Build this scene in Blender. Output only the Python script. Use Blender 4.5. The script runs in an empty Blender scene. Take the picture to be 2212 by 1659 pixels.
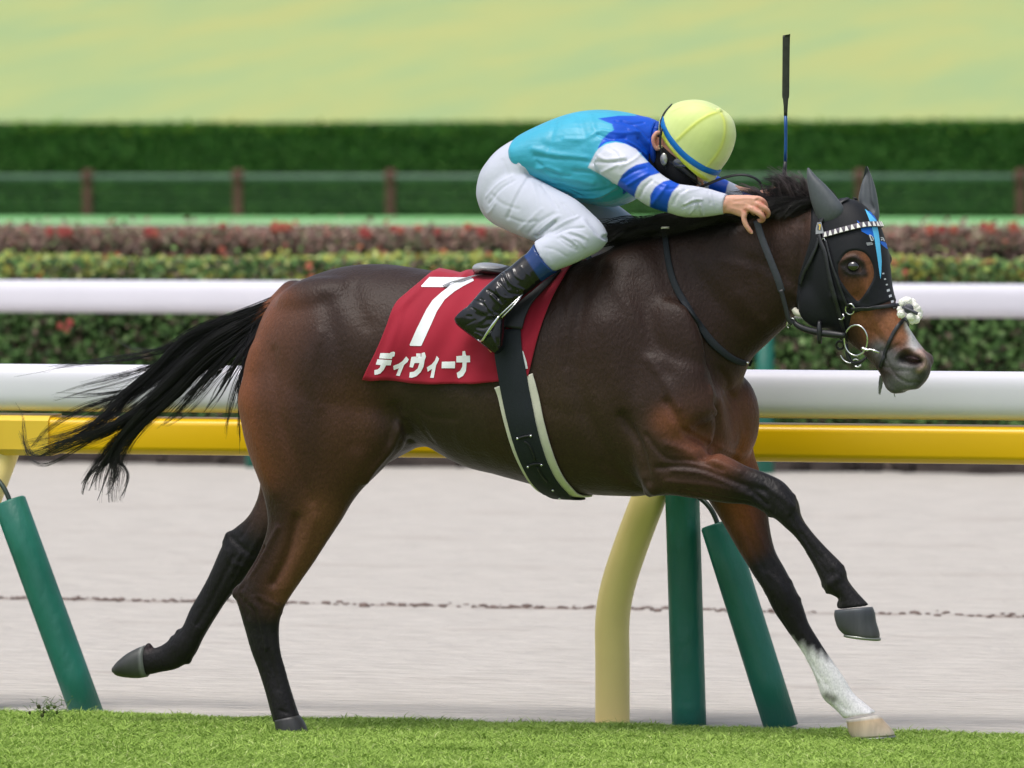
import bpy, bmesh, math, random
import numpy as np
from math import radians, sin, cos, pi
from mathutils import Vector, Matrix
from mathutils.bvhtree import BVHTree
from mathutils.geometry import tessellate_polygon
random.seed(7); R = np.random.default_rng(7)
scene = bpy.context.scene; C = scene.collection

# ------------------------------------------------------------ camera
YAW = radians(18); FPX = 16550.0; CH = 1.8; DIST = 25.1; W_ = 2212.0; H_ = 1659.0; HOR = 400.0
PITCH = math.atan((H_/2-HOR)/FPX)
CAM = np.array([sin(YAW)*DIST, -cos(YAW)*DIST, CH])
FWD = np.array([-sin(YAW)*cos(PITCH), cos(YAW)*cos(PITCH), -sin(PITCH)])
RGT = np.array([cos(YAW), sin(YAW), 0.0]); UP = np.cross(RGT, FWD)
cam_data = bpy.data.cameras.new("camera"); cam = bpy.data.objects.new("camera", cam_data); C.objects.link(cam)
cam_data.sensor_width = 36; cam_data.lens = FPX/W_*36; cam_data.clip_start = .5; cam_data.clip_end = 9000
cam.location = CAM
cam.rotation_euler = Matrix(((RGT[0], UP[0], -FWD[0]), (RGT[1], UP[1], -FWD[1]), (RGT[2], UP[2], -FWD[2]))).to_euler()
cam_data.dof.use_dof = True; cam_data.dof.focus_distance = DIST-.1; cam_data.dof.aperture_fstop = 5.6
scene.camera = cam
# ------------------------------------------------------------ world, sun, exposure
SUN_EL, SUN_AZ = radians(68), radians(205)      # azimuth the light comes from, clockwise from +Y
world = bpy.data.worlds.new("World"); scene.world = world; world.use_nodes = True
wn = world.node_tree; wn.nodes.clear()
wo = wn.nodes.new("ShaderNodeOutputWorld"); wb = wn.nodes.new("ShaderNodeBackground"); sk = wn.nodes.new("ShaderNodeTexSky")
hs = wn.nodes.new("ShaderNodeHueSaturation"); hs.inputs["Saturation"].default_value = .62
sk.sky_type = 'NISHITA'; sk.sun_disc = False; sk.sun_elevation = SUN_EL; sk.sun_rotation = SUN_AZ
sk.dust_density = 4.0; sk.air_density = 1.0; sk.ozone_density = 1.0
wb.inputs[1].default_value = .15
wn.links.new(sk.outputs[0], hs.inputs["Color"]); wn.links.new(hs.outputs[0], wb.inputs[0]); wn.links.new(wb.outputs[0], wo.inputs[0])
sun_d = bpy.data.lights.new("sun", 'SUN'); sun = bpy.data.objects.new("sun", sun_d); C.objects.link(sun)
sun_d.energy = 1.3; sun_d.angle = radians(25); sun_d.color = (1, .97, .93)
sd = Vector((sin(SUN_AZ)*cos(SUN_EL), cos(SUN_AZ)*cos(SUN_EL), sin(SUN_EL)))
sun.rotation_euler = sd.to_track_quat('Z', 'Y').to_euler()
vs = scene.view_settings; vs.view_transform = 'Standard'; vs.look = 'None'; vs.gamma = 1.0; vs.exposure = .3
vs.use_curve_mapping = False

# ------------------------------------------------------------ helpers
def ray(px, py):
    d = FWD + RGT*(px-W_/2)/FPX - UP*(py-H_/2)/FPX
    return d/np.linalg.norm(d)
def P(px, py, Y=0.0):                       # point of the vertical plane y = Y
    d = ray(px, py); return CAM + d*((Y-CAM[1])/d[1])
def PZ(px, py, z):
    d = ray(px, py); return CAM + d*((z-CAM[2])/d[2])
def PPL(px, py, p0, n):
    d = ray(px, py); return CAM + d*(np.dot(p0-CAM, n)/np.dot(d, n))
def proj(V):
    V = np.atleast_2d(V)-CAM; z = V@FWD
    return np.stack([W_/2+FPX*(V@RGT)/z, H_/2-FPX*(V@UP)/z], 1)
def sR(c): return tuple((x/12.92 if x <= .04045 else ((x+.055)/1.055)**2.4) for x in [v/255 for v in c])
def nrm(v):
    v = np.asarray(v, float); return v/(np.linalg.norm(v)+1e-12)

def mk_mesh(name, V, F, mat=None, parent=None, smooth=True, col=None, link=True):
    """V (n,3); F list of index arrays of one size each, or an (m,k) array, or a list of lists"""
    V = np.asarray(V, np.float32); me = bpy.data.meshes.new(name)
    if isinstance(F, np.ndarray): groups = [F]
    elif len(F) and isinstance(F[0], np.ndarray) and F[0].ndim == 2: groups = F
    else: groups = None
    if groups is not None:
        flat = np.concatenate([g.ravel() for g in groups]).astype(np.int32)
        cnt = np.concatenate([np.full(len(g), g.shape[1]) for g in groups]).astype(np.int32)
    else:
        flat = np.concatenate([np.asarray(f) for f in F]).astype(np.int32); cnt = np.array([len(f) for f in F], np.int32)
    me.vertices.add(len(V)); me.vertices.foreach_set("co", V.ravel())
    me.loops.add(len(flat)); me.loops.foreach_set("vertex_index", flat)
    me.polygons.add(len(cnt)); st = np.concatenate([[0], np.cumsum(cnt)[:-1]]).astype(np.int32)
    me.polygons.foreach_set("loop_start", st)
    me.polygons.foreach_set("use_smooth", np.full(len(cnt), smooth))
    me.update(calc_edges=True); me.validate()
    if col is not None:
        a = me.color_attributes.new("Col", 'FLOAT_COLOR', 'POINT')
        c4 = np.ones((len(V), 4), np.float32); c4[:, :3] = col; a.data.foreach_set("color", c4.ravel())
    if mat: me.materials.append(mat)
    o = bpy.data.objects.new(name, me)
    if link: C.objects.link(o)
    if parent: o.parent = parent
    return o
def empty(name, loc=(0, 0, 0)):
    o = bpy.data.objects.new(name, None); C.objects.link(o); o.location = loc; o.empty_display_size = .2; return o
def put(o, parent):                       # parent keeping world coordinates
    o.parent = parent; o.matrix_parent_inverse = Matrix.Translation(-Vector(parent.location)); return o
def tag(o, label=None, cat=None, group=None, kind=None):
    if label: o["label"] = label
    if cat: o["category"] = cat
    if group: o["group"] = group
    if kind: o["kind"] = kind
    return o
class Geo:
    def __init__(s): s.V = []; s.F = []; s.n = 0
    def add(s, V, F):
        V = np.asarray(V, float); s.V.append(V); s.F += [[i+s.n for i in f] for f in F]; s.n += len(V); return s
    def obj(s, name, mat=None, parent=None, smooth=True):
        o = mk_mesh(name, np.concatenate(s.V), s.F, mat, None, smooth)
        if parent: put(o, parent)
        return o
def catmull(A, sub):
    A = np.asarray(A, float); n = len(A); out = []
    for i in range(n-1):
        p0, p1, p2, p3 = A[max(i-1, 0)], A[i], A[i+1], A[min(i+2, n-1)]
        if i == 0: p0 = 2*p1-p2
        if i == n-2: p3 = 2*p2-p1
        for k in range(sub):
            t = k/sub
            out.append(.5*((2*p1)+(-p0+p2)*t+(2*p0-5*p1+4*p2-p3)*t*t+(-p0+3*p1-3*p2+p3)*t**3))
    out.append(A[-1]); return np.array(out)
def rings(RG, cap=True):                     # list of rings (k,m,3) -> V,F
    RG = np.asarray(RG); k, m, _ = RG.shape; V = RG.reshape(-1, 3); F = []
    for i in range(k-1):
        for j in range(m):
            a = i*m+j; b = i*m+(j+1) % m; F.append([a, b, b+m, a+m])
    if cap:
        V = np.concatenate([V, RG[0].mean(0)[None], RG[-1].mean(0)[None]])
        for j in range(m):
            F.append([k*m, (j+1) % m, j]); F.append([k*m+1, (k-1)*m+j, (k-1)*m+(j+1) % m])
    return V, F
def loft3(secs, m=28, sub=4, ex=2.15):
    """secs: rows a3(3) b3(3) lat3(3) egg -> closed tube; a/b are outline points, lat the half-width vector"""
    S = catmull(np.array(secs, float), sub) if sub > 1 else np.array(secs, float)
    th = np.linspace(0, 2*pi, m, endpoint=False); RG = []
    for r in S:
        a, b, l, e = r[:3], r[3:6], r[6:9], r[9]; c = (a+b)/2; u = (b-a)/2
        ct, st = np.cos(th), np.sin(th); p = 2/ex
        cc = np.sign(ct)*abs(ct)**p; ss = np.sign(st)*abs(st)**p
        RG.append(c+cc[:, None]*u+(ss*(1+e*ct))[:, None]*l)
    return rings(RG)
def loft(secs, **k):                          # rows ax ay bx by w Y [egg]
    rows = []
    for s in secs:
        ax, ay, bx, by, w, Y = s[:6]; e = s[6] if len(s) > 6 else 0
        rows.append(np.concatenate([P(ax, ay, Y), P(bx, by, Y), [0, w, 0], [e]]))
    return loft3(rows, **k)
def mirror(VF, y0=0.0):
    V = VF[0].copy(); V[:, 1] = 2*y0-V[:, 1]; return V, [f[::-1] for f in VF[1]]
def frames(pts):
    pts = np.asarray(pts, float); T = np.gradient(pts, axis=0); T /= np.linalg.norm(T, axis=1)[:, None]+1e-12
    ref = np.array([0, 0, 1.]) if abs(T[0][2]) < .9 else np.array([1., 0, 0])
    n = nrm(np.cross(T[0], ref)); N = []
    for t in T:
        n = nrm(n-t*np.dot(n, t)); N.append(n)
    N = np.array(N); return T, N, np.cross(T, N)
def tube(pts, r, m=12, sub=1, cap=True, rn=None):
    pts = np.asarray(pts, float); r = np.broadcast_to(np.asarray(r, float), (len(pts),))
    if sub > 1:
        A = catmull(np.column_stack([pts, r]), sub); pts, r = A[:, :3], A[:, 3]
    T, N, B = frames(pts); th = np.linspace(0, 2*pi, m, endpoint=False)
    RG = [p+rr*(np.cos(th)[:, None]*n+np.sin(th)[:, None]*b) for p, rr, n, b in zip(pts, r, N, B)]
    if rn:                                     # rounded ends
        RG = [(g-g.mean(0))*q+p for g, p, q in [(RG[0], pts[0]-T[0]*r[0]*.8, .35), (RG[0], pts[0]-T[0]*r[0]*.45, .8)]]+RG+\
             [(g-g.mean(0))*q+p for g, p, q in [(RG[-1], pts[-1]+T[-1]*r[-1]*.45, .8), (RG[-1], pts[-1]+T[-1]*r[-1]*.8, .35)]]
    return rings(RG, cap)
def ball(c, rad, m=18, k=12, axes=None):
    th = np.linspace(0, 2*pi, m, endpoint=False); ph = np.linspace(.06, pi-.06, k); A = np.eye(3) if axes is None else np.array(axes)
    rad = np.broadcast_to(np.asarray(rad, float), (3,)); RG = []
    for p in ph:
        L = np.stack([np.cos(th)*sin(p)*rad[0], np.sin(th)*sin(p)*rad[1], np.full(m, cos(p))*rad[2]], 1); RG.append(np.asarray(c)+L@A)
    return rings(RG)
def box(c, h, axes=None):
    A = np.eye(3) if axes is None else np.array(axes); h = np.asarray(h, float)
    L = np.array([[x, y, z] for x in (-1, 1) for y in (-1, 1) for z in (-1, 1)])*h
    return np.asarray(c)+L@A, [[0, 1, 3, 2], [4, 6, 7, 5], [0, 4, 5, 1], [2, 3, 7, 6], [0, 2, 6, 4], [1, 5, 7, 3]]
def mesh_np(me):
    n = len(me.vertices); V = np.empty(n*3, np.float32); me.vertices.foreach_get("co", V); V = V.reshape(-1, 3).astype(float)
    E = np.empty(len(me.edges)*2, np.int32); me.edges.foreach_get("vertices", E)
    return V, E.reshape(-1, 2)
def set_v(me, V): me.vertices.foreach_set("co", np.asarray(V, np.float32).ravel()); me.update()
def normals(me):
    n = np.empty(len(me.vertices)*3, np.float32); me.vertex_normals.foreach_get("vector", n); return n.reshape(-1, 3).astype(float)
def lap(V, E, deg):
    S = np.empty_like(V)
    for k in range(3): S[:, k] = np.bincount(E[:, 0], V[E[:, 1], k], len(V))+np.bincount(E[:, 1], V[E[:, 0], k], len(V))
    return S/deg[:, None]-V
def smooth(V, E, it, mask=None, taubin=True):
    deg = np.maximum(np.bincount(E.ravel(), minlength=len(V)), 1); m = 1 if mask is None else mask[:, None]
    for _ in range(it):
        V = V+.5*m*lap(V, E, deg)
        if taubin: V = V-.52*m*lap(V, E, deg)
    return V
def fuse(parts, voxel, it=6):
    g = Geo()
    for p in parts: g.add(*p)
    o = g.obj("tmp"); md = o.modifiers.new("r", 'REMESH'); md.mode = 'VOXEL'; md.voxel_size = voxel; md.use_smooth_shade = True
    dg = bpy.context.evaluated_depsgraph_get(); dg.update()
    me = bpy.data.meshes.new_from_object(o.evaluated_get(dg)); old = o.data
    bpy.data.objects.remove(o); bpy.data.meshes.remove(old)
    V, E = mesh_np(me); set_v(me, smooth(V, E, it)); return me
def segdist(V, pts):
    best = np.full(len(V), 1e9)
    for a, b in zip(pts[:-1], pts[1:]):
        d = b-a; t = np.clip(((V-a)@d)/(d@d+1e-12), 0, 1); q = np.linalg.norm(V-(a+t[:, None]*d), axis=1); best = np.minimum(best, q)
    return best
def bvh_of(me):
    V, _ = mesh_np(me); return BVHTree.FromPolygons([tuple(v) for v in V], [tuple(p.vertices) for p in me.polygons])
def hit(bvh, px, py, off=0.0):
    d = ray(px, py); loc, n, i, t = bvh.ray_cast(Vector(CAM), Vector(d))
    if loc is None:
        return None, None
    return np.array(loc)+np.array(n)*off, np.array(n)
def hits(bvh, pts, off=0.0):
    r = [hit(bvh, *p, off)[0] for p in pts]; return np.array([x for x in r if x is not None])
def sculpt(me, strokes, bvh=None):
    """strokes: (pixel polyline, width m, height m) pushed along the normals"""
    bvh = bvh or bvh_of(me); V, E = mesh_np(me); N = normals(me)
    for pts, w, amp in strokes:
        pts = catmull(np.array(pts, float), 4) if len(pts) > 2 else np.array(pts, float)
        Q = hits(bvh, pts)
        if len(Q) == 0: continue
        if len(Q) == 1: Q = np.array([Q[0], Q[0]+1e-4])
        k = np.all((V > Q.min(0)-3*w) & (V < Q.max(0)+3*w), axis=1); idx = np.nonzero(k)[0]
        d = segdist(V[idx], Q); V[idx] += N[idx]*(amp*np.exp(-(d/w)**2))[:, None]
    set_v(me, V)
def vcol(me, col):
    a = me.color_attributes.get("Col") or me.color_attributes.new("Col", 'FLOAT_COLOR', 'POINT')
    c4 = np.ones((len(me.vertices), 4), np.float32); c4[:, :3] = col; a.data.foreach_set("color", c4.ravel())
def me_obj(name, me, mat, parent=None):
    me.name = name; me.materials.clear(); me.materials.append(mat); me.polygons.foreach_set("use_smooth", np.ones(len(me.polygons), bool))
    o = bpy.data.objects.new(name, me); C.objects.link(o)
    if parent: put(o, parent)
    return o
def inpoly(pts, poly):
    x, y = pts[:, 0], pts[:, 1]; poly = np.asarray(poly, float); ins = np.zeros(len(x), bool); j = len(poly)-1
    for i in range(len(poly)):
        xi, yi = poly[i]; xj, yj = poly[j]
        if yi != yj:
            c = ((yi > y) != (yj > y)) & (x < (xj-xi)*(y-yi)/(yj-yi)+xi); ins ^= c
        j = i
    return ins
def sdpoly(pts, poly):                       # >0 inside, pixels
    poly = np.asarray(poly, float); d = segdist(pts, np.vstack([poly, poly[:1]])); return np.where(inpoly(pts, poly), d, -d)

# ------------------------------------------------------------ materials
def mat(name, color=(.5, .5, .5), rough=.6, spec=.5, metal=0, attr=False, noise=None, bump=None, sheen=0, coat=0, sss=0, trans=0, nz2=None):
    """noise=(scale, dark factor, light factor); bump=(scale, strength, distance)"""
    m = bpy.data.materials.new(name); m.use_nodes = True; nt = m.node_tree; b = nt.nodes["Principled BSDF"]
    b.inputs["Base Color"].default_value = (*color, 1); b.inputs["Roughness"].default_value = rough
    b.inputs["Specular IOR Level"].default_value = spec; b.inputs["Metallic"].default_value = metal
    b.inputs["Sheen Weight"].default_value = sheen; b.inputs["Coat Weight"].default_value = coat
    if sss: b.inputs["Subsurface Weight"].default_value = sss; b.inputs["Subsurface Radius"].default_value = (.01, .004, .002)
    tc = nt.nodes.new("ShaderNodeTexCoord"); src = None
    if attr:
        a = nt.nodes.new("ShaderNodeVertexColor"); a.layer_name = "Col"; src = a.outputs["Color"]
    if noise:
        n = nt.nodes.new("ShaderNodeTexNoise"); n.inputs["Scale"].default_value = noise[0]; n.inputs["Detail"].default_value = 5
        mp = nt.nodes.new("ShaderNodeMapping"); nt.links.new(tc.outputs["Object"], mp.inputs[0]); nt.links.new(mp.outputs[0], n.inputs["Vector"])
        if len(noise) > 3: mp.inputs["Scale"].default_value = noise[3]
        mr = nt.nodes.new("ShaderNodeMapRange"); mr.inputs["From Min"].default_value = .3; mr.inputs["From Max"].default_value = .7
        mr.inputs["To Min"].default_value = noise[1]; mr.inputs["To Max"].default_value = noise[2]; nt.links.new(n.outputs["Fac"], mr.inputs[0])
        vm = nt.nodes.new("ShaderNodeVectorMath"); vm.operation = 'SCALE'; nt.links.new(mr.outputs[0], vm.inputs["Scale"])
        if src: nt.links.new(src, vm.inputs[0])
        else: vm.inputs[0].default_value = color
        src = vm.outputs[0]
    if src: nt.links.new(src, b.inputs["Base Color"])
    if bump:
        n2 = nt.nodes.new("ShaderNodeTexNoise"); n2.inputs["Scale"].default_value = bump[0]; n2.inputs["Detail"].default_value = 6
        mp2 = nt.nodes.new("ShaderNodeMapping"); nt.links.new(tc.outputs["Object"], mp2.inputs[0]); nt.links.new(mp2.outputs[0], n2.inputs["Vector"])
        if len(bump) > 3: mp2.inputs["Scale"].default_value = bump[3]
        bp = nt.nodes.new("ShaderNodeBump"); bp.inputs["Strength"].default_value = bump[1]; bp.inputs["Distance"].default_value = bump[2]
        nt.links.new(n2.outputs["Fac"], bp.inputs["Height"]); nt.links.new(bp.outputs[0], b.inputs["Normal"])
    return m

# ============================================================ GROUND
def profile_sheet(name, ys_zs, x0, x1, nx, m, noise=None):
    xs = np.linspace(x0, x1, nx); A = np.array(ys_zs, float); X, I = np.meshgrid(xs, np.arange(len(A)), indexing='ij')
    V = np.stack([X, A[I, 0], A[I, 1]], -1).reshape(-1, 3)
    if noise is not None: V[:, 2] += noise(V)
    k = len(A); idx = np.arange(nx*k).reshape(nx, k)
    F = np.stack([idx[:-1, :-1], idx[1:, :-1], idx[1:, 1:], idx[:-1, 1:]], -1).reshape(-1, 4)
    return mk_mesh(name, V, F, m)
EDGE = .46                                   # where the turf ends and the dirt begins
dirt_m = mat("dirt_mat", sR((197, 191, 183)), .95, .1, noise=(9, .84, 1.07, (.4, 1.7, 1)), bump=(12, 1.0, .07, (.5, 1.5, 1)))
# darker damp rake lines running along the track
nt = dirt_m.node_tree; B = nt.nodes["Principled BSDF"]; src = B.inputs["Base Color"].links[0].from_socket
tc = nt.nodes.new("ShaderNodeTexCoord"); sx = nt.nodes.new("ShaderNodeSeparateXYZ"); nt.links.new(tc.outputs["Object"], sx.inputs[0])
nn = nt.nodes.new("ShaderNodeTexNoise"); nn.inputs["Scale"].default_value = 2.2; nn.inputs["Detail"].default_value = 6; nt.links.new(tc.outputs["Object"], nn.inputs["Vector"])
prev = src
LINES = [(PZ(1106, 1312, 0)[1], .13, .95), (PZ(1106, 1250, 0)[1], .06, .3), (PZ(1106, 1192, 0)[1], .06, .2), (PZ(1106, 1146, 0)[1], .08, .2), (PZ(1106, 1400, 0)[1], .05, .2), (PZ(1106, 1225, 0)[1], .3, .22), (PZ(1106, 1165, 0)[1], .35, .2), (PZ(1106, 1360, 0)[1], .2, .16), (PZ(1106, 1470, 0)[1], .16, .2), (PZ(1106, 1275, 0)[1], .06, .25), (PZ(1106, 1110, 0)[1], .5, .2), (PZ(1106, 1098, 0)[1], .1, .15)]
for ly, lw, la in LINES:
    def M(op, a, b, c=None):
        q = nt.nodes.new("ShaderNodeMath"); q.operation = op
        for i, v in enumerate([a, b, c]):
            if v is None: continue
            if isinstance(v, (int, float)): q.inputs[i].default_value = v
            else: nt.links.new(v, q.inputs[i])
        return q.outputs[0]
    off = M('MULTIPLY_ADD', nn.outputs["Fac"], .22, -.11)
    d = M('ABSOLUTE', M('SUBTRACT', M('ADD', sx.outputs[1], off), ly), 0)
    k = M('SUBTRACT', 1.0, M('DIVIDE', d, lw)); k = M('MAXIMUM', k, 0.0)
    brk = M('MULTIPLY', M('MAXIMUM', M('SUBTRACT', nn.outputs["Fac"], .43), 0.0), 7); brk = M('MINIMUM', brk, 1.0)
    k = M('MULTIPLY', M('MULTIPLY', k, brk), la)
    mx = nt.nodes.new("ShaderNodeMix"); mx.data_type = 'RGBA'; nt.links.new(k, mx.inputs[0]); nt.links.new(prev, mx.inputs[6]); mx.inputs[7].default_value = (.27, .21, .18, 1)
    prev = mx.outputs[2]
nt.links.new(prev, B.inputs["Base Color"])

turf_m = mat("turf_mat", sR((118, 146, 68)), .9, .2, noise=(6, .8, 1.15), bump=(60, .8, .02))
mint_m = mat("mint_turf_mat", sR((130, 190, 122)), .9, .1, noise=(.6, .93, 1.06))
hill_m = mat("hill_mat", sR((166, 178, 112)), .95, .1, noise=(.05, .9, 1.08, (1, 1, 4)), bump=(.5, .5, .3))
# mottled yellow and grey-green drifts on the hill
nt = hill_m.node_tree; B = nt.nodes["Principled BSDF"]; src = B.inputs["Base Color"].links[0].from_socket
tc = nt.nodes.new("ShaderNodeTexCoord"); mp = nt.nodes.new("ShaderNodeMapping"); nt.links.new(tc.outputs["Object"], mp.inputs[0]); mp.inputs["Rotation"].default_value = (0, 0, .5); mp.inputs["Scale"].default_value = (.34, .07, .3)
nn = nt.nodes.new("ShaderNodeTexNoise"); nn.inputs["Scale"].default_value = 1.0; nn.inputs["Detail"].default_value = 6; nn.inputs["Roughness"].default_value = .6; nt.links.new(mp.outputs[0], nn.inputs["Vector"])
cr = nt.nodes.new("ShaderNodeValToRGB"); nt.links.new(nn.outputs["Fac"], cr.inputs[0])
cr.color_ramp.elements[0].position = .36; cr.color_ramp.elements[0].color = (*sR((146, 168, 120)), 1)
cr.color_ramp.elements[1].position = .64; cr.color_ramp.elements[1].color = (*sR((168, 173, 112)), 1)
e = cr.color_ramp.elements.new(.5); e.color = (*sR((158, 172, 116)), 1)
mx = nt.nodes.new("ShaderNodeMix"); mx.data_type = 'RGBA'; mx.inputs[0].default_value = .85; nt.links.new(src, mx.inputs[6]); nt.links.new(cr.outputs[0], mx.inputs[7]); nt.links.new(mx.outputs[2], B.inputs["Base Color"])

dirt_far = PZ(1106, 1018, 0)[1]
ground = profile_sheet("dirt_track", [(-900, -.03), (-30, -.03), (EDGE-.1, -.012), (EDGE+.02, -.004), (3, 0), (12, 0), (dirt_far+.5, 0.02), (70, 0), (85, 1.0), (92, 1.235), (118, 1.235)], -900, 900, 181, dirt_m)
tag(ground, kind='structure')
bank_m = mat("bank_grass_mat", sR((74, 98, 52)), .95, .1, noise=(1.5, .8, 1.15), bump=(8, .6, .1))
bank = profile_sheet("grass_bank", [(dirt_far+3.2, .03), (70, .02), (85, 1.012), (90, 1.18)], -400, 400, 81, bank_m); tag(bank, kind='structure')
turf = profile_sheet("turf_track", [(-900, .0), (-60, .0), (-8, .0), (-3, 0), (EDGE-.05, 0), (EDGE, -.02)], -900, 900, 181, turf_m); tag(turf, kind='structure')
band = profile_sheet("mint_turf_strip", [(88, 1.08), (92, 1.242), (113.5, 1.242), (118.2, 1.244)], -400, 400, 81, mint_m); tag(band, kind='structure')
def hz(V): return .5*np.sin(V[:, 0]*.05+V[:, 1]*.03)*np.clip((V[:, 1]-130)/60, 0, 1)
hill = profile_sheet("grass_hill", [(118.2, 1.24), (124, 1.3), (135, 2.2), (150, 4), (180, 7.2), (210, 10), (240, 12.5), (300, 16), (420, 20), (900, 22), (4000, 20)], -2500, 2500, 251, hill_m, hz); tag(hill, kind='structure')

# turf blades: several crossing sizes of narrow leaves
def blades(name, n, x0, x1, y0, y1, h, wd, cols, m, z0=0.0, yb=1.0):
    x = R.uniform(x0, x1, n); y = y0+(y1+.03*np.sin(x*7)+.02*np.sin(x*19+2)+.015*np.sin(x*41)-y0)*R.random(n)**yb; a = R.uniform(0, 2*pi, n)
    patch = .5+.5*np.sin(x*3.1+np.sin(y*4.3)*1.7)*np.sin(y*3.7+x*1.3+1)+.35*np.sin(x*11+y*3)*np.sin(y*13-x*5)
    hh = h*R.uniform(.45, 1.1, n)*(.8+.25*patch)*np.where(R.random(n) < .03, 1.8, 1)*np.where((np.sin(x*5.3+1.1*np.sin(y*6))*np.sin(y*7.1-x*2.2)) > .55, 1.35, 1); lean = R.normal(0, 1.0, (n, 2))*hh[:, None]
    b = np.stack([x, y, np.full(n, z0)], 1); d = np.stack([np.cos(a), np.sin(a), 0*a], 1)*wd*R.uniform(.6, 1.3, n)[:, None]
    mid = b+np.stack([lean[:, 0]*.4, lean[:, 1]*.4, hh*.6], 1); tip = b+np.stack([lean[:, 0]*1.3, lean[:, 1]*1.3, hh], 1)
    V = np.stack([b-d, b+d, mid+d*.8, mid-d*.8, tip], 1).reshape(-1, 3); i = np.arange(n)*5
    Q = np.stack([i, i+1, i+2, i+3], 1); T = np.stack([i+3, i+2, i+4], 1)
    cols = np.array(cols); w = np.clip(patch*.6+R.normal(0, .35, n)+.15, 0, 1)[:, None]; c = cols[0]*(1-w)+cols[1]*w
    dry = R.random(n) < .05; c[dry] = cols[2]; c = np.repeat(c*R.uniform(.8, 1.2, n)[:, None], 5, axis=0)
    return mk_mesh(name, V, [Q, T], m, smooth=False, col=c)
blade_m = mat("blade_mat", attr=True, rough=.75, spec=.25)
b_ = blade_m.node_tree.nodes["Principled BSDF"]
b_.inputs["Transmission Weight"].default_value = 0
gr = blades("turf_grass", 470000, -3.2, 3.4, -2.0, EDGE+.02, .016, .0019, [sR((134, 164, 70)), sR((164, 192, 94)), sR((192, 204, 134))], blade_m, -.002)
tag(gr, "short bright green turf grass under the galloping horse", "grass", kind="stuff")

# ============================================================ HEDGES
def leaf_cloud(n, cen, nor, size, cols, wts, jit=.5):
    """one bent leaf (two quads sharing a rib) per point"""
    N = nor+R.normal(0, jit, (n, 3)); N /= np.linalg.norm(N, axis=1)[:, None]
    t = np.cross(N, R.normal(0, 1, (n, 3))); t /= np.linalg.norm(t, axis=1)[:, None]+1e-9; s = np.cross(N, t)
    L = size*R.uniform(.6, 1.35, n)[:, None]; w = L*.34
    A = cen-t*L*.5; Bp = cen+t*L*.5; m1 = cen+s*w+N*w*.4; m2 = cen-s*w+N*w*.4
    V = np.stack([A, m1, Bp, m2], 1).reshape(-1, 3); i = np.arange(n)*4
    T = np.concatenate([np.stack([i, i+1, i+2], 1), np.stack([i, i+2, i+3], 1)])
    cols = np.array(cols); ci = R.choice(len(cols), n, p=np.array(wts)/np.sum(wts)) if not isinstance(wts, np.ndarray) else wts
    c = np.repeat(cols[ci]*R.uniform(.82, 1.15, n)[:, None], 4, axis=0); return V, T, c
def xspan(Y, z=1.0, pad=2.0):
    a = P(0, 600, Y)[0]-pad; b = P(2212, 600, Y)[0]+pad; return a, b
leaf_m = mat("leaf_mat", attr=True, rough=.75, spec=.15)
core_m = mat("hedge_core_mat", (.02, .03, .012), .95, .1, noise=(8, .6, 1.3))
wood_m = mat("twig_mat", (.09, .06, .045), .9, .2, noise=(20, .7, 1.2))
def lumps(x, y, s): return np.sin(x*2.1*s+y)*.5+np.sin(x*4.7*s+1.3+y*2)*.3+np.sin(x*9.3*s+y*3.1)*.25
def hedge(name, Y0, Y1, z0, z1, x0, x1, nl, size, pal_top, w_top, pal_side, w_side, lump, topshare=.4, twig=0, s=1.0):
    root = empty(name, ((x0+x1)/2, (Y0+Y1)/2, z0))
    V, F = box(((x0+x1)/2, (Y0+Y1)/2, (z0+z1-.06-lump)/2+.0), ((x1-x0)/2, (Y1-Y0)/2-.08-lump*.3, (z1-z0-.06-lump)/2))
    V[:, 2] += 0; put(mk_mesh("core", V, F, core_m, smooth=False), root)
    nt_ = int(nl*topshare); ns = nl-nt_
    x = R.uniform(x0, x1, nt_); y = Y0+(Y1-Y0)*R.random(nt_)**1.4
    z = z1-lump*.5+lump*.5*lumps(x, y*3, s)-np.abs(R.normal(0, .035, nt_))-(np.clip((Y0+.12-y)/.12, 0, 1)**2)*.07+(R.random(nt_) < .02)*R.uniform(0, .09, nt_)
    c1 = np.stack([x, y, z], 1)
    x = R.uniform(x0, x1, ns); z = R.uniform(z0+.05, z1-lump*.35, ns); y = Y0+lump*.35*lumps(x, z*5, s)*.6+np.abs(R.normal(0, .05, ns))-.0
    c2 = np.stack([x, y, z], 1)
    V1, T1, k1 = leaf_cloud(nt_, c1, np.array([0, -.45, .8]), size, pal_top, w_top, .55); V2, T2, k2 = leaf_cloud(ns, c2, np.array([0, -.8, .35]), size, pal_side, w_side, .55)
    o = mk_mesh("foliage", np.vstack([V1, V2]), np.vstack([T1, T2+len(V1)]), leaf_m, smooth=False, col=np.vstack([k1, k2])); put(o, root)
    return root
HY = dirt_far+.35; xa, xb = xspan(HY, pad=2.5)
zt = P(1106, 549, HY+.25)[2]
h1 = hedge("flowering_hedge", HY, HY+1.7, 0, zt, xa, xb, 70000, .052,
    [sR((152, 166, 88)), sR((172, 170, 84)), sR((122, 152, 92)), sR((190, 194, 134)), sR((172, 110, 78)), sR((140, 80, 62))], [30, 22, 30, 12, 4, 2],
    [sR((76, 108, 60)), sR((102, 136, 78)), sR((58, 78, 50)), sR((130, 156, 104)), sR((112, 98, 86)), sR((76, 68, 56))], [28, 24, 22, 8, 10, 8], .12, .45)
tag(h1, "low azalea hedge with yellow green tips directly behind the far white rail", "hedge")
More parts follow.
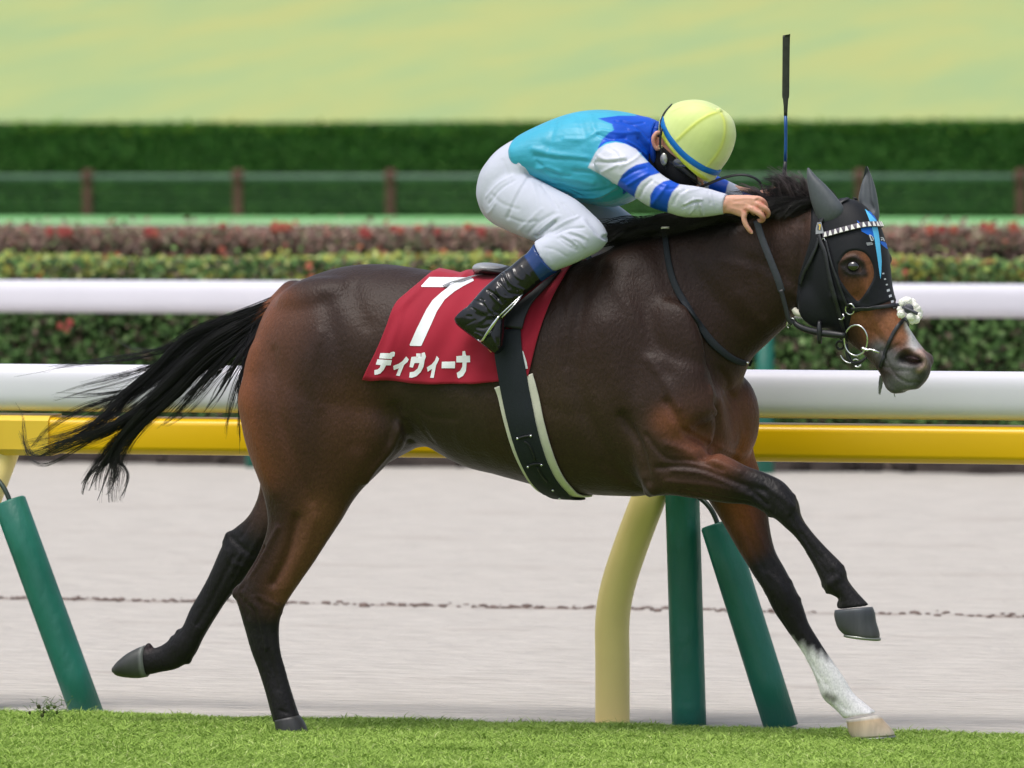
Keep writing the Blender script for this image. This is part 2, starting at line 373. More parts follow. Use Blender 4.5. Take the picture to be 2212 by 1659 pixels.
def blossom(px, py, Y, r, col, root):
    c = P(px, py, Y); g = Geo(); r = r*.62
    for k in range(5):
        a = k*2*pi/5+px; d = np.array([cos(a), -.35, sin(a)]); g.add(*ball(c+d*r*.6, (r*.5, r*.25, r*.5), 8, 6))
    o = g.obj("blossom", col, root); return o
red_m = mat("blossom_red_mat", sR((170, 76, 72)), .6, .3, noise=(30, .8, 1.1)); org_m = mat("blossom_orange_mat", sR((184, 98, 80)), .6, .3, noise=(30, .8, 1.1))
for px, py, r, mm in [(131, 704, .035, red_m), (152, 697, .04, red_m), (144, 712, .03, red_m), (2030, 700, .0, red_m), (668, 575, .04, org_m), (674, 600, .035, org_m), (1955, 588, .03, org_m), (134, 632, .03, org_m), (1015, 690, .03, red_m)]:
    if r: blossom(px, py, HY-.08, r, mm, h1)
H2 = HY+5.2; xa, xb = xspan(H2, pad=2.5); zt2 = P(1106, 486, H2+.4)[2]
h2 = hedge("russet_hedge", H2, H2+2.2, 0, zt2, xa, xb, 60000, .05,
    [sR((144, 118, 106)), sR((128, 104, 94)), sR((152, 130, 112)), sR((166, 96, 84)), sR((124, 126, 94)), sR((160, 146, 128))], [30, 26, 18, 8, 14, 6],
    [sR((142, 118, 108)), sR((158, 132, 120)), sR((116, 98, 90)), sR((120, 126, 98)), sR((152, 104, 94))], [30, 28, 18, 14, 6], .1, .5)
tag(h2, "russet leaved hedge with scattered red blossom behind the yellow green one", "hedge")
for px, py, r, mm in [(108, 500, .055, red_m), (135, 499, .065, red_m), (150, 501, .05, red_m), (322, 500, .06, red_m), (334, 503, .05, org_m), (596, 490, .07, org_m), (612, 490, .06, org_m), (625, 490, .05, org_m), (482, 488, .045, red_m), (786, 500, .06, red_m), (794, 506, .05, red_m),
                      (850, 494, .045, red_m), (865, 497, .05, org_m), (1040, 498, .06, red_m), (1010, 490, .05, org_m), (480, 540, .04, org_m), (2010, 497, .06, org_m), (2035, 495, .05, red_m), (2060, 495, .05, org_m), (2140, 492, .06, org_m), (2190, 490, .06, org_m), (2125, 488, .05, red_m), (945, 500, .045, red_m), (905, 492, .04, org_m)]:
    blossom(px, py, H2-.02, r, mm, h2)
# clipped evergreen hedge far behind
FY = PZ(1106, 470, 1.24)[1]; zt3 = P(1106, 262, FY+1.1)[2]
xa, xb = xspan(FY, pad=6)
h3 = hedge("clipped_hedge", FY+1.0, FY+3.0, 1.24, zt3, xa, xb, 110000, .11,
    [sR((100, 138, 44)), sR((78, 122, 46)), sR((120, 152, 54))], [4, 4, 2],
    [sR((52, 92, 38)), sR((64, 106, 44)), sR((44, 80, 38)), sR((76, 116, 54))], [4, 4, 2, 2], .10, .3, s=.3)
tag(h3, "tall dark green clipped hedge far behind the post and wire fence", "hedge")
# fence in front of it
fence = empty("post_fence", (float((xa+xb)/2), float(FY), 1.24)); tag(fence, "brown post fence with grey top rail before the clipped hedge", "fence")
post_m = mat("fence_post_mat", sR((96, 66, 60)), .85, .2, noise=(6, .8, 1.2)); rail_m = mat("fence_rail_mat", sR((92, 112, 98)), .5, .4, noise=(3, .9, 1.1)); wire_m = mat("fence_wire_mat", sR((62, 88, 62)), .6, .4)
sp = P(515, 420, FY)[0]-P(190, 420, FY)[0]; xp = P(190, 420, FY)[0]
zr = P(1106, 383, FY)[2]; ztp = P(515, 366, FY)[2]
k0 = int((xa-xp)//sp)+1
for k in range(k0, int((xb-xp)//sp)+1):
    x = xp+k*sp; g = Geo(); g.add(*box((x, FY, (1.2+ztp-.06)/2), (.072, .06, (ztp-.06-1.2)/2))); g.add(*tube([(x, FY, ztp-.2), (x, FY, ztp-.06), (x, FY, ztp)], [.115, .115, .05], 10)); g.obj("post", post_m, fence, smooth=False)
g = Geo(); g.add(*tube([(xa, FY-.02, zr), (xb, FY-.02, zr)], .05, 10)); g.obj("top_rail", rail_m, fence)
for zz in (.18, .34, .5, .64):
    g = Geo(); g.add(*tube([(xa, FY-.02, 1.24+zz), (xb, FY-.02, 1.24+zz)], .02, 6)); g.obj("wire", wire_m, fence)
# soil kerb at the far edge of the dirt
soil_m = mat("soil_mat", sR((74, 66, 62)), .95, .15, noise=(5, .6, 1.3), bump=(20, 1, .05))
xa, xb = xspan(dirt_far, pad=3); xs = np.linspace(xa, xb, 160); g = []
for i, x in enumerate(xs):
    y = dirt_far+.08*sin(x*5)+.06*sin(x*13+1)+.05*sin(x*2.3); h = .05+.02*sin(x*7)
    g.append([(x, y-.02, -.02), (x, y+.05, h), (x, y+.3, h+.06), (x, y+.7, h+.05), (x, y+.9, -.02)])
g = np.array(g); nn_ = len(xs); idx = np.arange(nn_*5).reshape(nn_, 5)
soil = mk_mesh("soil_bank", g.reshape(-1, 3), np.stack([idx[:-1, :-1], idx[1:, :-1], idx[1:, 1:], idx[:-1, 1:]], -1).reshape(-1, 4), soil_m); tag(soil, kind='structure')
gg = Geo()
for i in range(90):
    x = R.uniform(xa, xb); y = dirt_far+R.uniform(-.05, .25); gg.add(*ball((x, y, .05), R.uniform(.03, .09, 3), 8, 5))
st = gg.obj("soil_stones", soil_m); tag(st, "dark stones and soil lumps along the far edge of the dirt", "stones", kind="stuff")

# clods along the rake lines of the dirt
gg = Geo()
for ly, lw, la in LINES[:1]:
    for i in range(330):
        x = R.uniform(*xspan(ly, pad=.5)); c = (x, ly+R.normal(0, lw*.5), .004); s = R.uniform(.004, .013)*(1.6 if R.random() < .12 else 1); gg.add(*ball(c, (s*1.5, s, s*.5), 6, 4))
clod_m = mat("clod_mat", sR((120, 104, 98)), .95, .1, noise=(20, .7, 1.15)); cl = gg.obj("dirt_clods", clod_m); tag(cl, "crumbled dirt clods lying along the rake lines", "clods", kind="stuff")

# ============================================================ RAILS
white_m = mat("white_rail_mat", sR((226, 224, 233)), .35, .5, noise=(2, .96, 1.02), bump=(3, .05, .01)); yel_m = mat("yellow_rail_mat", sR((240, 190, 0)), .35, .5, noise=(2.5, .93, 1.03, (.5, 1, 1)), bump=(3, .05, .01))
cream_m = mat("cream_arm_mat", sR((252, 228, 150)), .45, .45, noise=(4, .95, 1.04), bump=(5, .1, .01)); teal_m = mat("teal_pad_mat", sR((26, 108, 92)), .42, .5, noise=(5, .85, 1.12), bump=(14, .5, .02, (1, 1, .5)))
rod_m = mat("rod_mat", (.05, .07, .06), .4, .5, metal=.6)
joint_m = mat("rail_joint_mat", sR((236, 196, 60)), .4, .5, noise=(4, .95, 1.04))
def pipe_x(Y, py, r, x0, x1, flat=1.0, px=1106):
    z = P(px, py, Y)[2]; V, F = tube([(x0, Y, z), (x1, Y, z)], r, 40)
    V = np.asarray(V); V[:, 2] = z+(V[:, 2]-z)*flat; return V, F
def rail_x(Y, py, r, x0, x1):
    z = P(1106, py, Y)[2]; th = np.linspace(0, 2*pi, 48, endpoint=False); c, s = np.cos(th), np.sin(th); p = 2/3.0
    prof = [(np.sign(a)*abs(a)**p*r*.8, np.sign(b)*abs(b)**p*r) for a, b in zip(c, s)]
    return rings([[(x, Y+a, z+b) for a, b in prof] for x in (x0, x1)])
near = empty("running_rail", (0, .72, 0)); tag(near, "white running rail with yellow lower rail and teal padded posts, nearest behind the horse", "rail")
g = Geo(); g.add(*rail_x(.72, 846, .081, -14, 9)); g.obj("white_rail", white_m, near)
zy = P(1106, 946, .72)[2]
g = Geo(); prof = [(-.045, .055), (.05, .06), (.062, .045), (.062, -.04), (.04, -.066), (-.035, -.07), (-.06, -.05), (-.062, .04)]
RG = [[(x, .72+a, zy+b) for a, b in prof] for x in (-14, 9)]; g.add(*rings(RG)); o = g.obj("yellow_rail", yel_m, near, smooth=False); bm_ = o.modifiers.new("b", 'BEVEL'); bm_.width = .018; bm_.segments = 4; bm_.limit_method = 'ANGLE'
for p in o.data.polygons: p.use_smooth = True
def arm(dx, Y=.66):
    pts = [(1323+dx, 1600), (1323+dx, 1440), (1323+dx, 1340), (1335+dx, 1265), (1366+dx, 1170), (1402+dx, 1075), (1436+dx, 985), (1455+dx, 935)]
    g = Geo(); g.add(*tube([P(a, b, Y+(.0 if b > 1000 else .07)) for a, b in pts], .058, 24, 4)); g.obj("curved_arm", cream_m, near)
arm(0); arm(-1434)
x_ = P(1455, 949, .7)[0]; x0_ = P(45, 949, .7)[0]
for xx in (x_, x0_):
    RG = [[(xx+s*.12, .72+a*1.12, zy+b*1.1) for a, b in prof] for s in (-1, 1)]; g = Geo(); g.add(*rings(RG)); g.obj("rail_joint", joint_m, near, smooth=False)
def padpost(dx, yo=0):
    Y = .64; top = P(1470+dx, 905, Y); mid = P(1474+dx, 1075, Y); bot = P(1489+dx, 1575, Y)
    g = Geo(); g.add(*tube([bot, bot*.8+mid*.2, bot*.6+mid*.4, bot*.4+mid*.6, bot*.2+mid*.8, mid, (top*.6+mid*.4), top], .0575, 24, 2)); g.obj("padded_post", teal_m, near)
    b0, b1 = (P(1689, 1575, .60), P(1549, 1131, .60)) if dx == 0 else (P(200, 1575, .60), P(20, 1082, .60)); d = nrm(b1-b0)
    g = Geo(); g.add(*tube([b0, b0*.75+b1*.25, b0*.5+b1*.5, b0*.25+b1*.75, b1-d*.006, b1], [.057]*4+[.057, .052], 24)); g.obj("padded_brace", teal_m, near)
    g = Geo(); g.add(*tube([b1-d*.05, P(1545+dx, 1118+yo, .60), P(1528+dx, 1090+yo, .61), P(1500+dx, 1066+yo, .63)], .0085, 10, 4)); g.obj("brace_rod", rod_m, near)
padpost(0); padpost(-1529, -49)
farr = empty("far_rail", (-8, float(P(1106, 1012, 0)[1]), 0)); tag(farr, "thinner looking white rail on teal posts across the dirt track", "rail")
FRY = PZ(1106, 1022, 0)[1]-.1; x0, x1 = xspan(FRY, pad=5); dpx = FPX/(DIST+FRY*.951)
g = Geo(); g.add(*rail_x(FRY, 645, 37.5/dpx, x0, x1)); g.obj("white_rail", white_m, farr)
for px in (1650, 545, -560, 2755):
    xx = P(px, 900, FRY)[0]; zb = P(1106, 645, FRY)[2]
    g = Geo(); g.add(*tube([(xx, FRY+.03, -.02), (xx, FRY+.03, zb-.06)], .055, 20)); g.obj("padded_post", teal_m, farr)

# ============================================================ HORSE
HA = radians(15); HD = np.array([cos(HA), -sin(HA), 0]); HL = np.array([sin(HA), cos(HA), 0]); H0 = P(1850, 600, -.055)
def hsec(fx, fy, bx, by, w, e=0, le=0):
    """head section: front and back outline pixel on the head's own mid plane"""
    return np.concatenate([PPL(bx, by, H0, HL), PPL(fx, fy, H0, HL), HL*w, [e]])
parts = []
# trunk
parts.append(loft([(560, 740, 562, 860, .10, 0), (590, 665, 585, 930, .18, 0), (622, 628, 620, 1000, .225, 0), (680, 595, 690, 1035, .262, 0), (760, 574, 770, 1035, .278, 0), (850, 572, 850, 990, .272, 0),
    (930, 583, 925, 964, .265, 0), (1020, 592, 1010, 1008, .272, 0), (1120, 594, 1118, 1037, .283, 0), (1220, 578, 1215, 1063, .28, 0), (1310, 545, 1320, 1072, .258, 0, -.0), (1400, 512, 1430, 1068, .23, 0, .12), (1460, 545, 1500, 1050, .2, 0, .15), (1520, 640, 1560, 1010, .15, 0, .1), (1560, 760, 1590, 960, .09, 0)], m=40, ex=2.2))
# neck
parts.append(loft([(1290, 560, 1450, 980, .19, 0, .2), (1345, 520, 1530, 900, .165, 0, .2), (1420, 496, 1592, 840, .13, 0, .15), (1500, 486, 1622, 778, .105, 0), (1590, 474, 1662, 738, .092, -.01), (1670, 458, 1700, 705, .084, -.025), (1745, 440, 1735, 668, .078, -.035), (1810, 436, 1745, 640, .07, -.045), (1838, 440, 1770, 610, .05, -.05)], m=32, ex=2.1))
# head
parts.append(loft3([hsec(1822, 428, 1752, 470, .05), hsec(1856, 440, 1747, 535, .078), hsec(1888, 478, 1746, 590, .098), hsec(1905, 530, 1748, 645, .104, .12), hsec(1913, 575, 1762, 685, .098, .1), hsec(1921, 620, 1790, 712, .078, .05), hsec(1937, 663, 1822, 733, .06), hsec(1959, 700, 1848, 752, .050), hsec(1980, 732, 1870, 772, .048), hsec(2001, 762, 1890, 793, .050), hsec(2010, 790, 1905, 812, .049), hsec(2002, 818, 1920, 832, .040), hsec(1982, 840, 1934, 844, .026)], m=36, sub=5, ex=2.15))
def hp(px, py, lat): return PPL(px, py, H0+HL*lat, HL)
for s in (-1, 1):
    parts.append(ball(hp(1905 if s > 0 else 1843, 560 if s > 0 else 572, .075*s), (.036, .026, .034)))       # orbit
    parts.append(ball(hp(1775, 655, .055*s), (.085, .035, .085)))                                             # cheek
parts.append(ball(hp(1985, 778, -.034), (.034, .026, .034))); parts.append(ball(hp(2001, 778, .030), (.028, .022, .030)))
parts.append(loft3([hsec(1960, 815, 1903, 812, .03), hsec(1964, 833, 1915, 838, .032), hsec(1952, 848, 1930, 850, .02)], m=18, sub=3))     # lower lip and chin
# limbs
NH = [(575, 720, 880, 720, .10, -.14), (516, 840, 885, 870, .115, -.155), (521, 910, 890, 940, .112, -.16), (545, 1000, 830, 1010, .095, -.16), (570, 1072, 774, 1068, .078, -.155), (580, 1130, 739, 1122, .062, -.15),
      (562, 1190, 700, 1182, .048, -.15), (530, 1245, 662, 1238, .043, -.145), (509, 1280, 626, 1290, .042, -.14), (517, 1315, 608, 1325, .040, -.14), (530, 1360, 602, 1360, .034, -.135), (543, 1405, 605, 1405, .028, -.135), (559, 1449, 617, 1449, .027, -.13), (573, 1495, 629, 1495, .029, -.13), (585, 1535, 640, 1530, .033, -.13), (592, 1560, 648, 1550, .036, -.13)]
FH = [(600, 880, 800, 880, .10, .14), (565, 990, 780, 1000, .09, .14), (562, 1060, 700, 1080, .07, .14), (537, 1113, 640, 1140, .052, .13), (501, 1146, 590, 1190, .044, .125), (478, 1184, 560, 1218, .042, .12), (457, 1230, 520, 1262, .037, .12), (435, 1274, 488, 1300, .029, .12), (413, 1314, 465, 1336, .028, .12), (396, 1352, 440, 1376, .031, .12), (374, 1374, 418, 1418, .034, .12), (352, 1392, 384, 1444, .028, .12), (330, 1400, 345, 1452, .027, .12), (306, 1400, 312, 1460, .03, .12)]
NF = [(1345, 740, 1530, 800, .075, -.155), (1340, 880, 1550, 890, .088, -.16), (1368, 1000, 1505, 925, .085, -.16), (1400, 1066, 1520, 958, .072, -.16), (1470, 1073, 1565, 981, .062, -.16), (1562, 1087, 1612, 1003, .049, -.155), (1624, 1094, 1656, 1021, .042, -.15), (1658, 1110, 1695, 1043, .043, -.15),
      (1678, 1122, 1722, 1080, .042, -.15), (1697, 1140, 1730, 1113, .035, -.15), (1721, 1164, 1749, 1143, .028, -.15), (1752, 1212, 1785, 1183, .026, -.15), (1768, 1243, 1822, 1222, .032, -.15), (1785, 1277, 1831, 1252, .034, -.15), (1812, 1294, 1850, 1278, .030, -.15), (1812, 1316, 1878, 1308, .034, -.15)]
FF = [(1450, 880, 1620, 880, .08, .14), (1480, 990, 1626, 965, .08, .14), (1512, 1050, 1643, 1020, .068, .14), (1536, 1090, 1655, 1075, .058, .135), (1568, 1140, 1662, 1140, .050, .13), (1602, 1199, 1674, 1190, .044, .13), (1626, 1238, 1694, 1226, .040, .125), (1650, 1274, 1718, 1272, .042, .12), (1672, 1320, 1735, 1310, .036, .12), (1694, 1352, 1746, 1345, .029, .12), (1721, 1392, 1768, 1382, .026, .12), (1748, 1436, 1793, 1421, .027, .12), (1765, 1474, 1822, 1463, .033, .12), (1778, 1508, 1842, 1496, .034, .12), (1802, 1530, 1866, 1517, .031, .12), (1824, 1552, 1894, 1540, .035, .12)]
for L in (NH, FH, NF, FF): parts.append(loft(L, m=24, ex=2.1))
for x, y, Y, r in [(491, 1172, .12, .018), (498, 1160, .12, .022), (515, 1282, -.14, .022), (522, 1276, -.14, .024), (606, 1322, -.135, .010), (566, 1222, .12, .018), (387, 1366, .12, .014), (375, 1380, .12, .014), (404, 1424, .12, .018), (321, 1397, .12, .014), (325, 1404, .13, .014),
                   (1666, 1108, -.15, .015), (1711, 1074, -.15, .015), (1714, 1095, -.15, .018), (1815, 1228, -.15, .016), (1820, 1240, -.15, .015), (1783, 1262, -.15, .015), (1790, 1275, -.15, .014), (1815, 1306, -.15, .013), (1782, 1494, .12, .016), (1788, 1506, .12, .014), (1822, 1480, .12, .014), (1658, 1276, .12, .013), (1706, 1258, .12, .012), (1722, 1296, .12, .016), (597, 1537, -.13, .018), (1403, 1060, -.16, .026)]:
    parts.append(ball(P(x, y, Y), r, 12, 8))
# muscles
parts.append(ball(P(1585, 905, .085), (.085, .085, .15))); parts.append(ball(P(1512, 900, -.09), (.085, .08, .15)))     # breast
parts.append(ball(P(640, 860, .16), (.14, .09, .25))); parts.append(ball(P(610, 850, -.13), (.14, .11, .25)))
parts.append(ball(P(1440, 790, -.16), (.13, .055, .22))); parts.append(ball(P(1360, 900, -.17), (.12, .06, .14)))
parts.append(ball(P(720, 660, -.12), (.2, .10, .1)));
# dock of the tail
DOCK = [(640, 640), (600, 668), (560, 690), (520, 715), (480, 735)]
parts.append(tube([P(a, b, 0) for a, b in DOCK], [.06, .045, .036, .026, .014], 14, 3, rn=True))
hme = fuse(parts, .0065, 4)
V, E = mesh_np(hme); px = proj(V)
# soften the joins between limb and trunk
m = np.zeros(len(V))
for (x, y, r, k) in [(1500, 700, 170, 1), (1420, 960, 120, 1), (1380, 600, 190, 1), (700, 880, 230, 1), (800, 1000, 110, .9), (640, 1050, 110, .6), (560, 800, 120, 1), (620, 640, 60, .8), (1600, 960, 70, .8), (1560, 1060, 60, .7), (1580, 780, 80, 1), (1740, 560, 110, 1), (1850, 600, 120, .5), (1950, 760, 60, .5), (1400, 1070, 40, .8), (1000, 800, 400, .8)]:
    m = np.maximum(m, k*np.clip(1.6-np.hypot(px[:, 0]-x, px[:, 1]-y)/r, 0, 1))
V = smooth(V, E, 26, m, taubin=False); V = smooth(V, E, 4); set_v(hme, V)
def fbm(V, s, seed):
    rr = np.random.default_rng(seed); o = 0
    for k in range(10):
        d = nrm(rr.normal(0, 1, 3))*s*rr.uniform(.6, 1.6); o = o+np.sin(V@d+rr.uniform(0, 6.28)+.8*np.sin(V@(rr.normal(0, 1, 3)*s*.5)))
    return o/3.2
body_w = np.clip(1.5-np.abs(px[:, 1]-820)/330, 0, 1)
V = V+normals(hme)*(.0022*fbm(V, 16, 3)*body_w+.0008*fbm(V, 45, 4)*(px[:, 0] < 1740))[:, None]; set_v(hme, V)
STK = [ # pixel stroke, width, height
 ([(1548, 870), (1556, 920), (1545, 965), (1520, 985)], .020, -.020),                     # groove between the breasts
 ([(1535, 840), (1545, 880), (1552, 925)], .010, .008),
 ([(1450, 560), (1475, 640), (1500, 720), (1520, 790)], .030, .006), ([(1380, 600), (1400, 700), (1440, 800)], .035, -.007), ([(1310, 700), (1330, 800), (1360, 870)], .045, .008),
 ([(1290, 560), (1255, 660), (1240, 760), (1255, 860), (1300, 960), (1350, 1030)], .028, -.012),   # behind the shoulder
 ([(1440, 870), (1480, 930), (1530, 960)], .014, -.008), ([(1420, 1010), (1500, 1010), (1600, 1045), (1650, 1060)], .010, -.007), ([(1440, 1040), (1540, 1050), (1620, 1070)], .009, .004),
 ([(1440, 960), (1520, 985), (1600, 1020)], .014, .006), ([(1620, 1060), (1640, 1075), (1655, 1090)], .008, -.008), ([(1655, 1050), (1690, 1075), (1715, 1095)], .009, .005),
 ([(1345, 900), (1380, 960), (1400, 1040)], .018, -.012), ([(1395, 1035), (1410, 1062)], .02, .010),
 ([(850, 880), (880, 930), (885, 955)], .018, -.012), ([(870, 900), (850, 960), (810, 1010), (790, 1040)], .014, .010), ([(800, 830), (830, 900), (850, 950)], .028, -.008),
 ([(760, 620), (770, 660), (790, 700)], .03, -.006), ([(700, 650), (730, 760), (760, 880), (770, 960)], .03, -.007), ([(590, 760), (600, 880), (640, 1000), (670, 1080)], .02, -.006),
 ([(545, 760), (535, 860), (560, 980), (590, 1060)], .03, .006), ([(640, 1120), (620, 1200), (590, 1260)], .014, -.012), ([(600, 1140), (560, 1215), (520, 1268)], .010, .006), ([(680, 1120), (650, 1200), (620, 1270)], .02, .006),
 ([(560, 1160), (520, 1230), (480, 1300), (440, 1360)], .008, .003), ([(560, 1295), (575, 1350), (585, 1420), (600, 1490)], .008, -.004), ([(545, 1290), (560, 1330), (575, 1400)], .007, .004), ([(520, 1290), (535, 1330)], .010, -.005),
 ([(1480, 560), (1540, 640), (1600, 700)], .03, -.005), ([(1500, 520), (1600, 560), (1700, 600)], .035, -.005), ([(1560, 560), (1650, 590), (1720, 640)], .02, .004), ([(1600, 640), (1650, 700)], .025, .004), ([(1735, 480), (1728, 560), (1722, 640), (1712, 690)], .016, -.009),
 ([(1050, 700), (1060, 850), (1080, 960)], .04, -.003), ([(960, 820), (1080, 850), (1250, 900)], .03, -.003), ([(960, 640), (1000, 720), (1020, 800)], .03, .004),
 ([(1790, 1262), (1810, 1250)], .012, .004), ([(1775, 1205), (1760, 1190), (1735, 1155)], .007, -.003), ([(1735, 1400), (1760, 1445), (1785, 1480)], .007, -.003),
]
STK += [([(500, 1160), (520, 1180), (545, 1200)], .008, -.005), ([(505, 1200), (480, 1250), (455, 1300), (425, 1350)], .006, -.004), ([(520, 1195), (500, 1240)], .006, .004), ([(490, 1190), (500, 1215), (530, 1225)], .006, .004), ([(540, 1130), (520, 1160)], .008, -.004),
 ([(570, 1180), (545, 1230), (522, 1270)], .008, -.009), ([(560, 1290), (580, 1300), (600, 1310)], .007, .004), ([(530, 1300), (550, 1320), (560, 1360), (572, 1430)], .006, -.004), ([(590, 1330), (585, 1380), (600, 1450), (612, 1520)], .007, .002), ([(540, 1300), (552, 1312)], .006, .004), ([(605, 1535), (620, 1540)], .006, -.003),
 ([(1650, 1050), (1665, 1085), (1672, 1105)], .006, -.004), ([(1680, 1055), (1700, 1080), (1705, 1110)], .006, .004), ([(1700, 1100), (1725, 1145), (1760, 1200), (1785, 1240)], .005, -.0035), ([(1735, 1130), (1765, 1175), (1795, 1215)], .006, .002), ([(1795, 1235), (1805, 1262), (1812, 1290)], .006, -.004), ([(1800, 1222), (1818, 1240)], .006, .003), ([(1830, 1262), (1850, 1290)], .006, .002),
 ([(1600, 1120), (1625, 1180), (1650, 1230)], .008, -.004), ([(1620, 1110), (1640, 1160), (1670, 1215)], .008, .003), ([(1660, 1240), (1690, 1270), (1700, 1310)], .007, .004), ([(1668, 1290), (1690, 1340), (1730, 1410), (1770, 1480)], .005, -.003), ([(1712, 1330), (1750, 1390), (1790, 1450)], .006, .002), ([(1790, 1480), (1800, 1510), (1830, 1535)], .006, -.003),
 ([(1480, 920), (1545, 960), (1600, 985)], .009, .005), ([(1395, 940), (1440, 990), (1500, 995), (1560, 1015)], .008, -.006), ([(1450, 1015), (1520, 1022), (1590, 1052)], .007, .005), ([(1470, 1058), (1560, 1075), (1620, 1085)], .006, -.004), ([(1560, 850), (1585, 900), (1590, 950)], .012, .005), ([(1570, 840), (1600, 880), (1612, 930)], .010, -.004), ([(1556, 800), (1575, 830)], .012, -.006),
 ([(1405, 780), (1440, 830), (1465, 880)], .016, .005), ([(1330, 620), (1370, 680), (1400, 740), (1430, 770)], .02, .004), ([(1620, 560), (1640, 620), (1650, 680)], .012, -.003), ([(1660, 540), (1690, 600), (1700, 650)], .012, .003),
 ([(860, 870), (850, 910), (838, 950)], .008, -.004), ([(900, 880), (930, 900), (980, 905)], .012, -.003), ([(905, 905), (920, 935), (935, 955)], .010, -.003), ([(1300, 1000), (1340, 1030), (1380, 1055)], .014, -.005), ([(690, 720), (670, 800), (690, 880)], .02, .004), ([(1225, 600), (1215, 700), (1222, 790)], .014, -.004)]
for i in range(7): # faint ribs
    x = 960+i*34; STK.append(([(x, 790), (x+14, 870), (x+30, 950)], .010, .0016))
sculpt(hme, STK)
# ---- head modelling
STK2 = [
 ([(1841, 575)], .016, -.010), ([(1818, 566), (1830, 557), (1848, 556), (1862, 566)], .006, .006), ([(1820, 580), (1838, 592), (1858, 592), (1870, 590)], .005, .004),
 ([(1862, 600), (1872, 632), (1880, 660), (1890, 690)], .012, .006), ([(1800, 640), (1840, 655), (1880, 670)], .012, .004), ([(1850, 640), (1868, 690), (1880, 730)], .012, -.005),
 ([(1940, 745), (1926, 752), (1905, 758), (1890, 762)], .005, -.005), ([(1960, 800), (1930, 800), (1908, 790)], .006, -.0045), ([(1907, 757), (1920, 790), (1935, 812), (1960, 826), (1985, 826)], .004, -.006),
 ([(1895, 700), (1910, 720), (1925, 740)], .01, .004), ([(1905, 735), (1890, 720), (1870, 712)], .008, -.003),
]
sculpt(hme, STK2)
NOST = [([(1946, 773), (1956, 766), (1970, 765), (1982, 772)], .0065, -.02), ([(1948, 778), (1962, 783), (1976, 785), (1988, 783)], .0095, -.022), ([(1936, 772), (1944, 759), (1964, 752), (1984, 757), (1997, 772), (1998, 790), (1986, 800)], .005, .0075)]
sculpt(hme, NOST)
V, E = mesh_np(hme); px = proj(V)
# ---- coat colours (bay with black points), plus painted hood shade round the eye
BLK = np.array([.0065, .0055, .0062]); BAY = np.array([.0255, .0110, .0068]); RED = np.array([.24, .072, .024]); ORG = np.array([.20, .075, .032]); GRY = np.array([.11, .107, .108]); WHT = np.array([.90, .87, .88])
col = np.tile(BAY, (len(V), 1))
def paint(poly, w, c, k=1.0, sel=None):
    d = segdist(px, np.array(poly, float)) if len(poly) > 1 else np.hypot(px[:, 0]-poly[0][0], px[:, 1]-poly[0][1])
    a = k*np.exp(-(d/w)**2.4)
    if sel is not None: a = a*sel
    col[:] = col*(1-a[:, None])+np.array(c)*a[:, None]
nearside = (V[:, 1] < .03).astype(float)
paint([(1200, 900), (1330, 1000), (1250, 1010), (1050, 960)], 130, (.044, .025, .014), .9)
paint([(880, 890), (1000, 900)], 70, (.040, .026, .015), .8)
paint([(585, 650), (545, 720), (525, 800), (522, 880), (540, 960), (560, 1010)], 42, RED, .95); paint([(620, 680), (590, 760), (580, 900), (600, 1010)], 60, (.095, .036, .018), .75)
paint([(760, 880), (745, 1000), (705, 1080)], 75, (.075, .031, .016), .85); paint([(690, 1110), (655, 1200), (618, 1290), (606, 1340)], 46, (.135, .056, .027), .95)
paint([(800, 700)], 60, (.05, .026, .015), .5)
paint([(570, 1100), (530, 1170)], 26, (.10, .05, .032), .8, (V[:, 1] > .03).astype(float))
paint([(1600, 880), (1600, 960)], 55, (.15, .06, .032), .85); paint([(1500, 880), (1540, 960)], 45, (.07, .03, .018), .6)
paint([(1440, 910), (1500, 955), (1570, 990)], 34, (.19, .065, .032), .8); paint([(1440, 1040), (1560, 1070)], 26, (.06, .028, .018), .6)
ff = (V[:, 1] > .02).astype(float)
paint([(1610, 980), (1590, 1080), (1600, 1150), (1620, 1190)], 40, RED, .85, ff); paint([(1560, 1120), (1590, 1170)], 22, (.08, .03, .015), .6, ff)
paint([(1390, 1000), (1350, 1050)], 60, (.05, .026, .016), .6)
paint([(1620, 500), (1700, 470), (1740, 470)], 34, (.09, .045, .033), .6); paint([(1700, 600)], 50, (.04, .022, .018), .6)
paint([(1330, 510), (1450, 500), (1580, 490)], 22, BLK, .9)
head = ((V-H0)@HL)
paint([(1840, 540), (1870, 580), (1880, 620), (1850, 630)], 36, ORG*.5, 1); paint([(1868, 556), (1878, 590), (1874, 615)], 13, ORG*1.1, .8); paint([(1860, 680), (1880, 720), (1920, 720), (1960, 700), (1985, 720), (2000, 745)], 38, ORG, 1); paint([(1925, 690), (1950, 715), (1985, 730)], 20, (.30, .12, .055), .7); paint([(1945, 560), (1950, 610)], 14, ORG, .9)  # first stroke darkens the eye opening with the hood mesh's shade
paint([(1840, 720), (1855, 760), (1890, 765)], 24, (.05, .025, .016), .85); paint([(1870, 655)], 20, (.16, .06, .03), .6)
paint([(1900, 755), (1930, 780), (1960, 800), (1990, 810), (1960, 835), (1930, 830)], 24, GRY, 1); paint([(1990, 810), (1990, 835)], 14, (.035, .032, .034), .8); paint([(1960, 815)], 20, (.17, .168, .16), .8)
paint([(1957, 690), (1962, 705)], 6, WHT*.8, .95); paint([(1964, 706), (1972, 725), (1977, 745)], 9, WHT*.75, 1); paint([(1972, 742), (1984, 750)], 12, WHT*.45, .85)
paint([(1986, 758), (1998, 773), (1997, 791), (1984, 800)], 6, (.42, .29, .26), .9)
